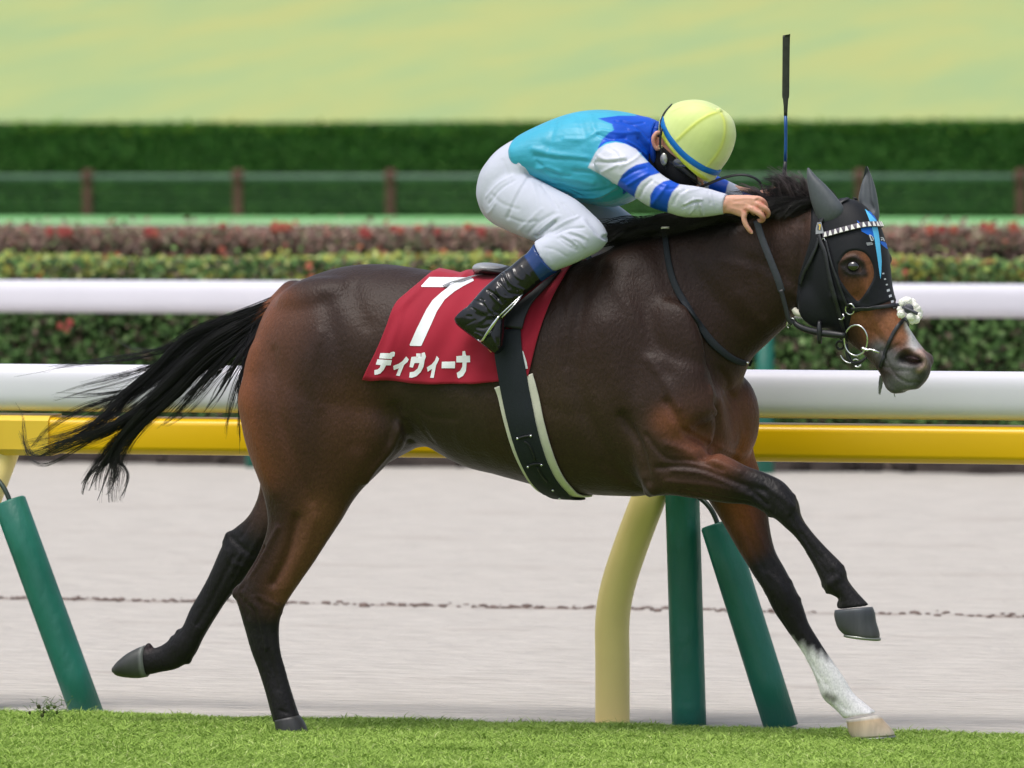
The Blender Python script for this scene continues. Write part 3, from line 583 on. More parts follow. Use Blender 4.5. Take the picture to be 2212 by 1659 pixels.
paint([(2012, 765), (2020, 785)], 14, (.07, .055, .055), .8)
paint([(1950, 774), (1966, 775), (1984, 779)], 10, (.012, .006, .007), 1); paint([(1968, 779), (1978, 781)], 6, (.05, .012, .014), .7)
paint([(1820, 572), (1832, 560), (1848, 558), (1862, 570), (1868, 592), (1850, 592), (1830, 588), (1820, 572)], 9, (.012, .01, .01), .95); paint([(1841, 575)], 18, (.012, .01, .01), .95)
paint([(1822, 556), (1855, 540)], 6, (.16, .075, .045), .35)
# black lower limbs
def along(px, pts, L0, L1):
    pts = np.array(pts, float); best = np.full(len(px), 1e9); s = np.zeros(len(px)); acc = 0
    for a, b in zip(pts[:-1], pts[1:]):
        d = b-a; l = np.hypot(*d); t = np.clip(((px-a)@d)/(l*l), 0, 1); q = np.hypot(*(px-(a+t[:, None]*d)).T); k = q < best; s[k] = acc+t[k]*l; best = np.minimum(best, q); acc += l
    return np.clip((s-L0)/(L1-L0), 0, 1)*(best < 75), s, best
for pts, a, b, sel in [([(700, 1060), (650, 1180), (566, 1290), (572, 1400), (610, 1550)], 245, 330, V[:, 1] < 0), ([(640, 1060), (560, 1160), (500, 1230), (430, 1370), (300, 1430)], 60, 150, V[:, 1] > .03),
                       ([(1440, 1010), (1600, 1045), (1690, 1085), (1770, 1220), (1850, 1310)], 100, 200, V[:, 1] < -.05), ([(1580, 1000), (1620, 1170), (1690, 1300), (1790, 1480), (1860, 1540)], 130, 230, V[:, 1] > .03)]:
    w, s_, d_ = along(px, pts, a, b); w = w*sel; col[:] = col*(1-w[:, None])+BLK*1.35*w[:, None]
# white sock on the far fore leg
w, s_, d_ = along(px, [(1620, 1170), (1690, 1300), (1790, 1480), (1860, 1540)], 262, 300); sock = (px[:, 1]+.45*(px[:, 0]-1765)*0+14*np.sin(px[:, 0]*.35+V[:, 1]*60)) > 1412
jag = np.clip((px[:, 1]-(1410+.45*(px[:, 0]-1765)+4*np.sin(px[:, 0]*.3+V[:, 1]*60)))/26+.5+R.normal(0, .03, len(V)), 0, 1)*(V[:, 1] > .05)*(px[:, 0] > 1700)
col[:] = col*(1-jag[:, None])+WHT*jag[:, None]
paint([(1786, 1503), (1800, 1510)], 9, (.12, .12, .08), .8, (V[:, 1] > .05).astype(float))
paint([(330, 1392), (320, 1402)], 8, (.03, .015, .018), .8)
vcol(hme, col)
hair_m = mat("coat_mat", attr=True, rough=.47, spec=.24, sheen=.05, noise=(170, .82, 1.16, (1, 1, .7)), bump=(120, .7, .004, (1, 1, .5)))
horse = empty("horse", (0, 0, 0)); tag(horse, "dark bay racehorse in full gallop under saddlecloth number 7, wearing a black hood", "horse")
hb = me_obj("body", hme, hair_m, horse)
HB = bvh_of(hme)
# ---- hooves
hoof_m = mat("hoof_mat", (.055, .055, .06), .45, .5, attr=True, noise=(40, .8, 1.2, (1, 1, .1)), bump=(60, .3, .004, (1, 1, .1)))
def hoof(secs, c0, c1, rim):
    rows = []
    V, F = loft(secs, m=28, sub=3, ex=2.2); k = np.linspace(0, 1, (len(V)-2)//28)
    c = np.array(c0)*(1-k[:, None])+np.array(c1)*k[:, None]; c[0:2] = rim; c = np.repeat(c, 28, axis=0); c = np.vstack([c, c0, c1])
    o = mk_mesh("hoof", V, F, hoof_m, col=c); put(o, horse); return o
hoof([(1804, 1318, 1884, 1311, .043, -.15), (1803, 1330, 1889, 1324, .046, -.15), (1807, 1346, 1892, 1344, .048, -.15), (1813, 1359, 1898, 1364, .049, -.15), (1826, 1371, 1899, 1377, .048, -.15), (1846, 1378, 1893, 1383, .040, -.15)], (.045, .05, .062), (.06, .06, .055), (.07, .078, .09))
hoof([(1828, 1555, 1898, 1543, .042, .12), (1831, 1565, 1910, 1558, .046, .12), (1834, 1580, 1928, 1578, .049, .12), (1842, 1594, 1932, 1588, .049, .12)], (.58, .40, .22), (.60, .52, .42), (.62, .56, .5))
hoof([(312, 1394, 319, 1462, .036, .12), (299, 1399, 300, 1465, .041, .12), (278, 1410, 275, 1464, .042, .12), (258, 1426, 255, 1460, .036, .12), (246, 1440, 246, 1453, .022, .12)], (.055, .06, .055), (.03, .03, .03), (.15, .16, .15))
hoof([(594, 1556, 646, 1545, .040, -.13), (596, 1568, 656, 1560, .044, -.13), (598, 1582, 663, 1578, .047, -.13), (600, 1594, 664, 1590, .047, -.13)], (.03, .03, .032), (.03, .03, .03), (.03, .03, .03))
# horseshoe on the two forefeet
steel_m = mat("steel_mat", (.62, .62, .64), .22, .5, metal=1.0); dksteel_m = mat("worn_shoe_mat", (.3, .31, .28), .4, .5, metal=.8)
for a, b, c, d, Y, w in [(1822, 1369, 1899, 1379, -.15, .044), (1843, 1597, 1931, 1590, .12, .046)]:
    p, q = P(a, b, Y), P(c, d, Y); cc = (p+q)/2; u = (q-p)/2; pts = [cc+u*cos(t)+np.array([0, w, 0])*sin(t)-np.array([0, 0, .003]) for t in np.linspace(-2.5, 2.5, 24)]
    g = Geo(); g.add(*tube(pts, .0055, 8)); g.obj("horseshoe", dksteel_m, horse)
# ---- eye
eye_m = mat("eye_mat", (.006, .004, .004), .06, .8, coat=1)
g = Geo(); g.add(*ball(hp(1843, 575, -.089), (.0205, .016, .0175), 24, 16)); g.obj("eye", eye_m, horse)
ey2 = hp(1905, 563, .088); g = Geo(); g.add(*ball(ey2, (.021, .016, .019), 24, 16)); g.obj("eye", eye_m, horse)

# ---- hair strands
def strands(name, LST, m, parent, col=None):
    """LST: list of (S,K,3) arrays with (S,K) radii"""
    Vs = []; Fs = []; n = 0
    for A, r in LST:
        S, K, _ = A.shape; T = np.gradient(A, axis=1); T /= np.linalg.norm(T, axis=2)[..., None]+1e-9
        n1 = np.cross(T, np.array([.3, .9, .2])); n1 /= np.linalg.norm(n1, axis=2)[..., None]+1e-9; n2 = np.cross(T, n1)
        rg = np.stack([A+r[..., None]*(cos(t)*n1+sin(t)*n2) for t in (0, 2*pi/3, 4*pi/3)], 2)   # S,K,3,3
        Vs.append(rg.reshape(-1, 3)); idx = n+np.arange(S*K*3).reshape(S, K, 3); a, b = idx[:, :-1], idx[:, 1:]
        for j in range(3): Fs.append(np.stack([a[..., j], a[..., (j+1) % 3], b[..., (j+1) % 3], b[..., j]], -1).reshape(-1, 4))
        n += S*K*3
    o = mk_mesh(name, np.concatenate(Vs), np.concatenate(Fs), m); put(o, parent); return o
def lock(guide, n, s0, s1, r0=.00088, r1=.00024, K=22, wav=.006, flat=.5, keep=.75):
    n = int(n*1.2)
    """n hairs round a guide of (px,py,Y[,spread]) rows; spread grows from s0 to s1 metres"""
    G = np.array([P(*g[:3]) for g in guide]); G = catmull(G, 8); d = np.concatenate([[0], np.cumsum(np.linalg.norm(np.diff(G, axis=0), axis=1))]); t = np.linspace(0, 1, K)
    base = np.stack([np.interp(t*d[-1], d, G[:, k]) for k in range(3)], 1); T, N, B = frames(base)
    nc = max(1, n//9); ca = R.normal(0, 1, (nc, 2)); cl = R.uniform(keep, 1.03, nc); ci = R.integers(0, nc, n); jt = R.normal(0, 1, (n, 2))
    a = ca[ci]+.0; L = np.clip(cl[ci]+R.normal(0, .06, n), .3, 1.05); A = np.empty((n, K, 3)); sp = s0+(s1-s0)*t**1.1
    ph = R.uniform(0, 6.28, (nc, 2))[ci]+R.normal(0, .25, (n, 2)); fr = R.uniform(4, 9, nc)[ci]
    for i in range(n):
        tt = t*L[i]; q = np.stack([np.interp(tt, t, base[:, k]) for k in range(3)], 1)
        cj = .75*(1-.55*tt); w1 = (a[i, 0]+jt[i, 0]*cj)*np.interp(tt, t, sp)+wav*.6*np.sin(fr[i]*tt+ph[i, 0])*tt; w2 = (a[i, 1]+jt[i, 1]*cj)*np.interp(tt, t, sp)*flat+wav*.6*np.sin(fr[i]*1.3*tt+ph[i, 1])*tt
        A[i] = q+N*w1[:, None]+B*w2[:, None]
    r = (r0+(r1-r0)*t[None]**1.5)*R.uniform(.7, 1.3, n)[:, None]; return A, r
hairs_m = mat("tail_hair_mat", (.009, .008, .010), .42, .45, noise=(12, .6, 1.6))
TL = []
def tl(g, n, s0, s1, **k): TL.append(lock(g, n, s0, s1, **k))
tl([(610, 655, 0), (545, 690, 0), (470, 730, -.02), (400, 790, -.03), (320, 870, -.04), (230, 930, -.05), (95, 978, -.05)], 430, .014, .030, wav=.012, keep=.6)
tl([(600, 665, 0), (530, 715, 0), (450, 770, -.01), (380, 840, -.02), (310, 905, -.03), (265, 960, -.03), (245, 1030, -.03), (245, 1085, -.03)], 260, .018, .026, wav=.016, keep=.6)
tl([(590, 680, .02), (500, 745, .03), (420, 800, .03), (340, 880, .03), (280, 930, .02), (225, 980, 0), (182, 1045, 0)], 200, .018, .018, wav=.014, keep=.7)
tl([(600, 650, 0), (530, 680, 0), (460, 705, 0), (400, 735, 0), (340, 800, 0), (270, 860, 0), (190, 930, -.02), (60, 970, -.02)], 320, .012, .028, wav=.012, keep=.55)
tl([(610, 645, 0), (530, 675, 0), (450, 700, 0), (390, 735, 0), (330, 762, 0), (240, 778, 0), (130, 790, 0), (25, 806, 0)], 34, .010, .014, wav=.01, keep=.7)
tl([(600, 655, 0), (500, 700, 0), (410, 750, 0), (330, 790, 0), (250, 815, 0), (180, 830, 0), (110, 850, .0)], 50, .012, .014, wav=.012, keep=.75)
tl([(600, 655, 0), (500, 705, 0), (400, 770, 0), (300, 830, 0), (210, 850, 0), (120, 853, .0)], 50, .012, .012, wav=.012, keep=.75)
tl([(600, 655, 0), (480, 720, 0), (370, 800, 0), (280, 850, 0), (190, 880, 0), (110, 930, 0), (80, 970, 0)], 90, .014, .020, wav=.016, keep=.7)
tl([(590, 660, 0), (500, 690, 0), (420, 720, 0), (370, 745, 0), (300, 742, 0), (230, 700, 0)], 12, .012, .02, wav=.02, keep=.8)
tl([(240, 900, -.02), (160, 950, -.02), (90, 985, 0), (60, 960, 0), (50, 900, 0), (32, 860, 0)], 16, .010, .012, wav=.02, keep=.7)
tl([(250, 920, -.02), (150, 985, -.02), (100, 1010, 0), (60, 990, 0), (40, 930, 0)], 12, .012, .012, wav=.02, keep=.7)
tl([(560, 690, 0), (500, 760, 0), (450, 820, 0), (400, 870, 0), (350, 915, 0)], 90, .022, .016, wav=.014, keep=.6)
for x0, pts, n in [(0, [(575, 690, -.02), (530, 760, -.05), (500, 810, -.05), (470, 860, -.05), (432, 905, -.04)], 46), (0, [(575, 690, -.02), (540, 770, -.05), (515, 820, -.06), (500, 870, -.06), (480, 960, -.06)], 26), (0, [(570, 690, 0), (540, 760, -.05), (520, 840, -.06), (517, 900, -.06), (515, 985, -.06)], 20),
                   (0, [(560, 690, 0), (490, 770, -.03), (450, 810, -.03), (420, 850, -.03), (375, 905, -.03)], 50), (0, [(560, 700, 0), (510, 780, -.04), (480, 830, -.04), (455, 870, -.04), (445, 880, -.04)], 34), (0, [(550, 700, 0), (480, 780, -.03), (420, 840, -.03), (340, 925, -.03)], 40), (0, [(560, 690, 0), (535, 770, -.05), (512, 850, -.07), (505, 890, -.07)], 40)]:
    tl(pts, n, .016, .006, wav=.010, keep=.7)
for k in range(7):
    x = 175+k*12+R.uniform(-5, 5); tl([(330-k*4, 880, -.03), (270, 940, -.03), (235-k*2+k*4, 990, -.03), (x+20, 1025, -.03), (x+R.uniform(-10, 14), 1045+R.uniform(-5, 42), -.03)], 34, .022, .004, wav=.014, keep=.75)
strands("tail", TL, hairs_m, horse)
# mane: combed back along the crest, tuft behind the poll
mane_m = mat("mane_mat", (.013, .0105, .0105), .5, .4, noise=(12, .6, 1.8))
ML = []
CRX = [(1800, 440), (1740, 440), (1690, 452), (1640, 462), (1590, 470), (1540, 476), (1490, 482), (1440, 490), (1390, 500), (1340, 515)]
for i in range(46):
    t = i/45*(len(CRX)-1.001); a = CRX[int(t)]; b = CRX[int(t)+1]; f = t-int(t); x = a[0]+(b[0]-a[0])*f; y = a[1]+(b[1]-a[1])*f
    if x > 1650: continue
    up = R.uniform(-6, 12); dr = R.uniform(6, 30)
    ML.append(lock([(x+8, y+8, -.01), (x-30, y-up, -.03), (x-80, y+R.uniform(-6, 10), -.07), (x-135, y+dr, -.10)], 46, .012, .016, wav=.01, K=12, flat=.8, r0=.001))
for i in range(34):
    x = R.uniform(1640, 1790); up = R.uniform(30, 85)*(1-abs(x-1715)/150); y = 448
    ML.append(lock([(x+12, y+6, -.02), (x, y-up*.35, -.03), (x-22, y-up*.75, -.03+R.uniform(-.02, .02)), (x-R.uniform(30, 80), y-up*R.uniform(.75, 1.1), -.03)], 30, .012, .012, wav=.012, K=12, flat=.8, keep=.5))
for i in range(26):
    x = R.uniform(1650, 1780); ML.append(lock([(x+14, 446, -.03), (x-6, 438, -.06), (x-40, 440+R.uniform(0, 14), -.085), (x-80, 452+R.uniform(0, 26), -.10)], 40, .010, .012, wav=.01, K=12, flat=.8))
strands("mane", ML, mane_m, horse)
ML = []
for i in range(22):
    x = R.uniform(1672, 1752); up = R.uniform(48, 88)*(1-abs(x-1705)/110)
    ML.append(lock([(x+16, 446, -.02), (x+4, 440-up*.4, -.05), (x-8, 440-up*.85, -.05+R.uniform(-.02, .02)), (x-R.uniform(10, 46), 440-up*R.uniform(.85, 1.12), -.04)], 16, .010, .010, wav=.012, K=12, flat=.8, keep=.5, r0=.0009))
for i in range(10):
    x = R.uniform(1640, 1700); ML.append(lock([(x+14, 446, -.02), (x-6, 420, -.04), (x-34, 404, -.05), (x-R.uniform(50, 76), 405+R.uniform(-16, 14), -.05)], 9, .010, .014, wav=.014, K=12, keep=.5, r0=.0008))
strands("mane", ML, mat("mane_tip_mat", (.10, .075, .078), .5, .4, noise=(12, .7, 1.5)), horse)
# chin whiskers
g = lock([(1906, 812, -.03), (1903, 828, -.03), (1899, 852, -.03)], 110, .006, .003, K=8, wav=.004); g2 = lock([(1930, 842, -.05), (1932, 850, -.05), (1934, 858, -.05)], 16, .003, .002, K=8, wav=.003)
strands("whiskers", [g, g2], mat("whisker_mat", (.3, .3, .3), .5, .4), horse)

# ============================================================ HOOD (worn by the horse)
hood_m = mat("hood_mat", (.007, .008, .011), .6, .25, sheen=.05, noise=(260, .8, 1.25), bump=(30, .15, .004)); earc_m = mat("ear_cover_mat", (.07, .08, .09), .5, .4, sheen=.1, noise=(80, .92, 1.08), bump=(30, .1, .003))
OUT = [(1752, 436), (1780, 405), (1900, 405), (2010, 520), (2010, 634), (1950, 640), (1921, 651), (1880, 666), (1840, 678), (1828, 730), (1792, 724), (1758, 710), (1727, 694), (1720, 650), (1725, 599), (1737, 562), (1750, 518), (1752, 470)]
HOLE = [(1850+(x_-1850)*.93, 594+(y_-594)*.93) for x_, y_ in [(1808, 568), (1826, 543), (1850, 537), (1873, 546), (1888, 572), (1890, 599), (1878, 624), (1864, 645), (1853, 654), (1842, 645), (1825, 624), (1809, 597)]]
def catp(p, s=3): return catmull(np.array(p+p[:1], float), s)[:-1]
bm = bmesh.new(); bm.from_mesh(hme); bm.verts.ensure_lookup_table()
V, E = mesh_np(hme)
def near_px(V):
    lat = (V-H0)@HL; return proj(V-HL*(lat+np.abs(lat))[:, None])
npx = near_px(V); OUTc = np.array(OUT, float); HOLc = catp(HOLE)
s_ = np.minimum(sdpoly(npx, OUTc), -sdpoly(npx, HOLc)); s_[(proj(V)[:, 0] < 1690)] = -99
bmesh.ops.delete(bm, geom=[v for v in bm.verts if s_[v.index] < -16], context='VERTS')
bmesh.ops.subdivide_edges(bm, edges=bm.edges[:], cuts=1, use_grid_fill=True); bm.normal_update()
V2 = np.array([v.co[:] for v in bm.verts]); N2 = np.array([v.normal[:] for v in bm.verts]); q = near_px(V2)
s2 = np.minimum(sdpoly(q, OUTc), -sdpoly(q, HOLc)); off = np.clip(s2*.0011, -.0045, .0036)
V2 = V2+N2*off[:, None]; hm = bpy.data.meshes.new("hood"); bm.to_mesh(hm); bm.free(); set_v(hm, V2)
hood = me_obj("hood", hm, hood_m, horse)
def esec(ax, ay, bx, by, w, lat): return np.concatenate([hp(ax, ay, lat), hp(bx, by, lat), HL*w, [0]])
def put_c(o, p): put(o, horse); o.parent = p; o.matrix_parent_inverse = Matrix(); return o
V, F = loft3([esec(1744, 363, 1747, 362, .002, -.07), esec(1744, 383, 1760, 378, .013, -.07), esec(1748, 410, 1781, 398, .021, -.068), esec(1755, 440, 1803, 423, .027, -.064), esec(1764, 463, 1820, 447, .029, -.06), esec(1775, 484, 1822, 468, .026, -.055), esec(1790, 492, 1815, 482, .02, -.045)], m=24, sub=4)
put_c(mk_mesh("ear_cover", V, F, earc_m), hood)
V, F = loft3([esec(1870, 359, 1873, 359, .002, .065), esec(1865, 384, 1882, 382, .014, .067), esec(1860, 410, 1889, 406, .022, .066), esec(1857, 432, 1894, 434, .027, .063), esec(1866, 456, 1897, 462, .026, .058), esec(1876, 474, 1895, 480, .02, .05)], m=24, sub=4)
# fold of the far ear's opening, facing the camera
V = np.array(V); pe = proj(V); ln = segdist(pe, np.array([(1868, 366), (1871, 400), (1873, 436), (1882, 452)], float)); side = ((V-H0)@HL < .064)
V[:, :] -= (-HL)[None]*(.016*np.exp(-(ln/7)**2)*side)[:, None]
put_c(mk_mesh("ear_cover", V, F, earc_m), hood)

HDB = BVHTree.FromPolygons([tuple(v) for v in mesh_np(hme)[0]]+[tuple(v) for v in V2], [tuple(p.vertices) for p in hme.polygons]+[tuple(i+len(hme.vertices) for i in p.vertices) for p in hm.polygons])
def poly_refine(poly, L):
    poly = [np.array(p, float) for p in poly]; tri = tessellate_polygon([[Vector((p[0], p[1], 0)) for p in poly]]); b = bmesh.new()
    vs_ = [b.verts.new((p[0], p[1], 0)) for p in poly]
    for t in tri:
        try: b.faces.new([vs_[i] for i in t])
        except ValueError: pass
    for _ in range(7):
        ed = [e for e in b.edges if e.calc_length() > L]
        if not ed: break
        bmesh.ops.subdivide_edges(b, edges=ed, cuts=1); bmesh.ops.triangulate(b, faces=b.faces[:])
    b.verts.index_update(); Vv = np.array([v.co[:2] for v in b.verts]); Ff = [[v.index for v in f.verts] for f in b.faces]; b.free(); return Vv, Ff
def decal(g, poly, bvh, off=.0012, L=6):
    Vv, Ff = poly_refine(poly, L); cen = np.mean(Vv, 0); out = []; 
    for p in Vv:
        h, n = hit(bvh, *p, off)
        if h is None: h, n = hit(bvh, *(p*.9+cen*.1), off)
        if h is None: h = out[-1] if out else P(p[0], p[1], 0)
        out.append(h)
    Vo = np.array(out)
    for i, f in enumerate(Ff):
        n = np.cross(Vo[f[1]]-Vo[f[0]], Vo[f[2]]-Vo[f[0]])
        if np.dot(n, CAM-Vo[f[0]]) < 0: Ff[i] = f[::-1]
    g.add(Vo, Ff)
def strip(g, Q, N, w, th, closed=False):
    """flat strap through the points Q with normals N; w full width (scalar or per point)"""
    Q = np.asarray(Q); N = np.asarray(N); T = np.gradient(Q, axis=0); w = np.broadcast_to(w, (len(Q),)); RG = []
    for q, n, t, ww in zip(Q, N, T, w):
        s = nrm(np.cross(nrm(n), t)); n = nrm(np.cross(t, s)); h = ww/2; e = min(th*.35, h*.3)
        RG.append([q-s*h, q-s*h+n*(th-e), q-s*(h-e)+n*th, q+s*(h-e)+n*th, q+s*h+n*(th-e), q+s*h])
    g.add(*rings(RG))
def surf(bvh, pts, off, sub=6, smooth_n=2):
    pts = catmull(np.array(pts, float), sub); Q = []; N = []
    for p in pts:
        h, n = hit(bvh, *p, off)
        if h is not None: Q.append(h); N.append(n)
    Q = np.array(Q); N = np.array(N)
    for _ in range(smooth_n):
        Q[1:-1] = (Q[:-2]+2*Q[1:-1]+Q[2:])/4; N[1:-1] = (N[:-2]+2*N[1:-1]+N[2:])/4
    return Q, N
def mirH(Q, N): return Q-2*((Q-H0)@HL)[:, None]*HL, N-2*(N@HL)[:, None]*HL
def loopH(pts, off, **k):
    Q, N = surf(HDB, pts, off, **k); Qm, Nm = mirH(Q[::-1], N[::-1]); return np.vstack([Q, Qm]), np.vstack([N, Nm])
def mirB(Q, N): return Q*np.array([1, -1, 1]), N*np.array([1, -1, 1])

# printed star and lettering on the hood
lt_m = mat("star_light_mat", sR((96, 198, 250)), .5, .4, noise=(60, .95, 1.05)); dk_m = mat("star_dark_mat", sR((10, 104, 214)), .5, .4, noise=(60, .9, 1.05)); let_m = mat("print_white_mat", sR((196, 200, 205)), .6, .3, noise=(60, .9, 1.05))
def zz(poly, ox, oy, s): return [(ox+s*x, oy+s*y) for x, y in poly]
z2 = lambda p: zz(p, 1684.8, 345.6, .125); z4 = lambda p: zz(p, 1831.7, 414.7, .08333)
g = Geo(); decal(g, z4([(435, 440), (500, 490), (620, 620), (735, 745), (760, 900), (790, 1050), (820, 1250), (845, 1500), (870, 1800), (860, 2100), (840, 2260), (800, 2000), (760, 1700), (720, 1450), (690, 1250), (650, 1050), (600, 850), (520, 650)]), HDB, .0008, 4); put_c(g.obj("star_print", lt_m), hood)
g = Geo()
for p in [[(230, 740), (420, 860), (640, 930), (680, 1180), (520, 1110), (350, 1020), (330, 940)], [(830, 1270), (960, 1300), (1060, 1420), (1130, 1560), (960, 1440), (850, 1340)], [(500, 490), (560, 500), (660, 580), (750, 740), (735, 745), (620, 620)]]: g = Geo(); decal(g, z4(p), HDB, .0005, 4); put_c(g.obj("star_print", dk_m), hood)
g = Geo()
for p in [[(535, 1110), (570, 1110), (625, 1270), (595, 1275)], [(570, 1110), (610, 1125), (605, 1150), (580, 1140)], [(610, 1125), (650, 1180), (668, 1235), (640, 1225), (618, 1165)], [(668, 1235), (650, 1262), (618, 1272), (612, 1250), (640, 1240)],
          [(830, 1185), (880, 1170), (905, 1190), (860, 1205)], [(880, 1175), (915, 1190), (950, 1280), (920, 1280)], [(850, 1225), (890, 1220), (900, 1240), (860, 1250)], [(840, 1235), (862, 1225), (880, 1262), (855, 1262)],
          [(470, 1322), (620, 1304), (622, 1314), (472, 1334)], [(480, 1348), (640, 1330), (642, 1340), (482, 1360)], [(490, 1376), (640, 1356), (642, 1366), (492, 1388)]]: g = Geo(); decal(g, z4(p), HDB, .0014, 3); put_c(g.obj("lettering", let_m), hood)
for i in range(7):
    g = Geo(); y = 590+i*12.0; x = 1903+i*3.6+(i*i)*.12; decal(g, [(x, y), (x+7-i*.3, y-2), (x+8-i*.3, y+3), (x+1, y+5)] if i > 2 else [(x+2, y), (x+6, y-1), (x+7, y+2), (x+3, y+3)], HDB, .0012, 3); put_c(g.obj("lettering", let_m), hood)

# ============================================================ SADDLECLOTH
cloth_m = mat("cloth_mat", sR((158, 24, 48)), .72, .25, sheen=.15, noise=(5, .9, 1.08), bump=(320, .25, .001)); num_m = mat("print_mat", sR((232, 234, 238)), .6, .3, noise=(50, .95, 1.03))
rear = catmull(np.array([(783, 818), (811, 762), (834, 709), (854, 660), (880, 634), (914, 606), (932, 592.5)], float), 6); front = catmull(np.array([(1142, 812), (1150, 780), (1161, 736), (1176, 690), (1196, 644), (1222, 598), (1252, 560)], float), 6)
botm = catmull(np.array([(783, 818), (830, 820), (868, 824), (934, 829), (1001, 828), (1073, 824), (1142, 812)], float), 6)
topl = catmull(np.array([(932, 592.5), (985, 593), (1040, 594), (1100, 593), (1150, 590), (1200, 580), (1252, 560)], float), 6)
nS, nT = 88, 60
def at(A, t): i = t*(len(A)-1); j = min(int(i), len(A)-2); return A[j]+(A[j+1]-A[j])*(i-j)
G = np.zeros((nS, nT, 3)); NN = np.zeros((nS, nT, 3))
for i in range(nS):
    s = i/(nS-1)
    for j in range(nT):
        t = sin(pi/2*j/(nT-1))
        c = (1-s)*at(rear, t)+s*at(front, t)+(1-t)*at(botm, s)+t*at(topl, s)-((1-s)*(1-t)*botm[0]+s*(1-t)*botm[-1]+(1-s)*t*topl[0]+s*t*topl[-1])
        h, n = hit(HB, c[0], c[1], 0)
        k = 0
        while h is None and k < 40: k += 1; h, n = hit(HB, c[0], c[1]+k*1.0, 0)
        if j == nT-1:    # ridge: straight on top of the back
            l_, n_, _, _ = HB.ray_cast(Vector((h[0], 0, 2.2)), Vector((0, 0, -1))); h, n = np.array(l_), np.array(n_)
        G[i, j] = h; NN[i, j] = n
for _ in range(5):
    G[1:-1, 1:-1] = (G[:-2, 1:-1]+G[2:, 1:-1]+G[1:-1, :-2]+G[1:-1, 2:]+2*G[1:-1, 1:-1])/6
    NN[1:-1, 1:-1] = (NN[:-2, 1:-1]+NN[2:, 1:-1]+NN[1:-1, :-2]+NN[1:-1, 2:]+2*NN[1:-1, 1:-1])/6
NN /= np.linalg.norm(NN, axis=2)[..., None]
pp = proj(G.reshape(-1, 3)).reshape(nS, nT, 2); x, y = pp[..., 0], pp[..., 1]
fold = 1.4*(.0025*np.sin((x-y*.5)*.035+1)*np.clip((y-640)/150, 0, 1)+.006*np.exp(-((x-1005+(y-600)*.9)/9)**2)*np.exp(-((y-612)/26)**2)-.004*np.exp(-((x-985+(y-600)*.8)/8)**2)*np.exp(-((y-612)/30)**2)\
    +.005*np.exp(-((x-895-(y-640)*-1.0)/12)**2)*np.exp(-((y-640)/36)**2)+.004*np.exp(-((x-860+(y-700)*.35)/10)**2)*np.exp(-((y-730)/70)**2)+.0018*np.sin(x*.09+y*.05)+.003*np.sin((x+y*.3)*.05)*np.clip((y-760)/60, 0, 1))
edge = .006*(1-np.minimum(1, (829-y)/24).clip(0, 1))
G = G+NN*(.009+fold+edge)[..., None]
far = G*np.array([1, -1, 1]); ALL = np.concatenate([G, far[:, ::-1][:, 1:]], 1); m_ = ALL.shape[1]; idx = np.arange(nS*m_).reshape(nS, m_)
F = np.stack([idx[:-1, :-1], idx[1:, :-1], idx[1:, 1:], idx[:-1, 1:]], -1).reshape(-1, 4)
cl_o = mk_mesh("saddlecloth", ALL.reshape(-1, 3), F, cloth_m); sm = cl_o.modifiers.new("s", 'SOLIDIFY'); sm.thickness = .0025; sm.offset = -1
cloth = empty("saddlecloth", (float(G[40, 30][0]), 0, 1.3)); cl_o.name = "cloth"; put(cl_o, cloth); tag(cloth, "crimson saddlecloth with white number 7 and white katakana lettering", "saddlecloth")
CB = BVHTree.FromPolygons([tuple(v) for v in ALL.reshape(-1, 3)], [tuple(int(i) for i in f) for f in F])
z3 = lambda p: zz(p, 734.4, 535.7, .3333); z5 = lambda p: zz(p, 794.9, 743.0, .1328)
g = Geo(); decal(g, z3([(580, 190), (700, 192), (846, 192), (862, 200), (868, 214), (800, 248), (740, 285), (680, 335), (630, 410), (590, 500), (530, 632), (524, 636), (456, 634), (452, 628), (500, 520), (560, 400), (600, 340), (650, 295), (700, 256), (528, 254), (526, 248)]), CB, .0016, 6); put(g.obj("number", num_m), cloth)
g = Geo()
for p in [[(205, 150), (360, 150), (367, 137), (420, 125), (436, 132), (440, 145), (430, 198), (397, 210), (385, 243), (183, 235), (185, 225)], [(155, 250), (390, 262), (370, 345), (292, 347), (255, 420), (200, 480), (150, 498), (118, 502), (105, 490), (108, 425), (160, 415), (195, 385), (210, 345), (130, 335)],
          [(410, 355), (500, 320), (560, 280), (625, 203), (667, 250), (650, 290), (590, 340), (517, 522), (458, 512), (505, 395), (420, 422)], [(790, 155), (860, 155), (862, 210), (872, 210), (875, 150), (925, 135), (945, 205), (925, 260), (905, 370), (860, 460), (790, 525), (720, 550), (675, 545), (685, 460), (750, 450), (810, 400), (842, 310), (762, 310), (735, 385), (680, 375), (710, 212), (790, 205)],
          [(960, 380), (1040, 330), (1090, 270), (1120, 195), (1158, 240), (1150, 270), (1110, 350), (1072, 552), (1015, 550), (1045, 405), (975, 452)], [(1205, 290), (1420, 285), (1415, 395), (1200, 395)],
          [(1540, 120), (1580, 115), (1597, 190), (1660, 190), (1665, 298), (1607, 300), (1597, 440), (1550, 520), (1480, 560), (1460, 545), (1445, 470), (1500, 435), (1537, 370), (1537, 300), (1440, 300), (1440, 200), (1535, 190)]]: g = Geo(); decal(g, z5(p), CB, .0016, 5); put(g.obj("letter", num_m), cloth)
g = Geo(); decal(g, [(1128, 757), (1131, 760), (1138, 783), (1140, 796), (1136, 797), (1131, 775)], CB, .0016, 5)
put(g.obj("letter", num_m), cloth)

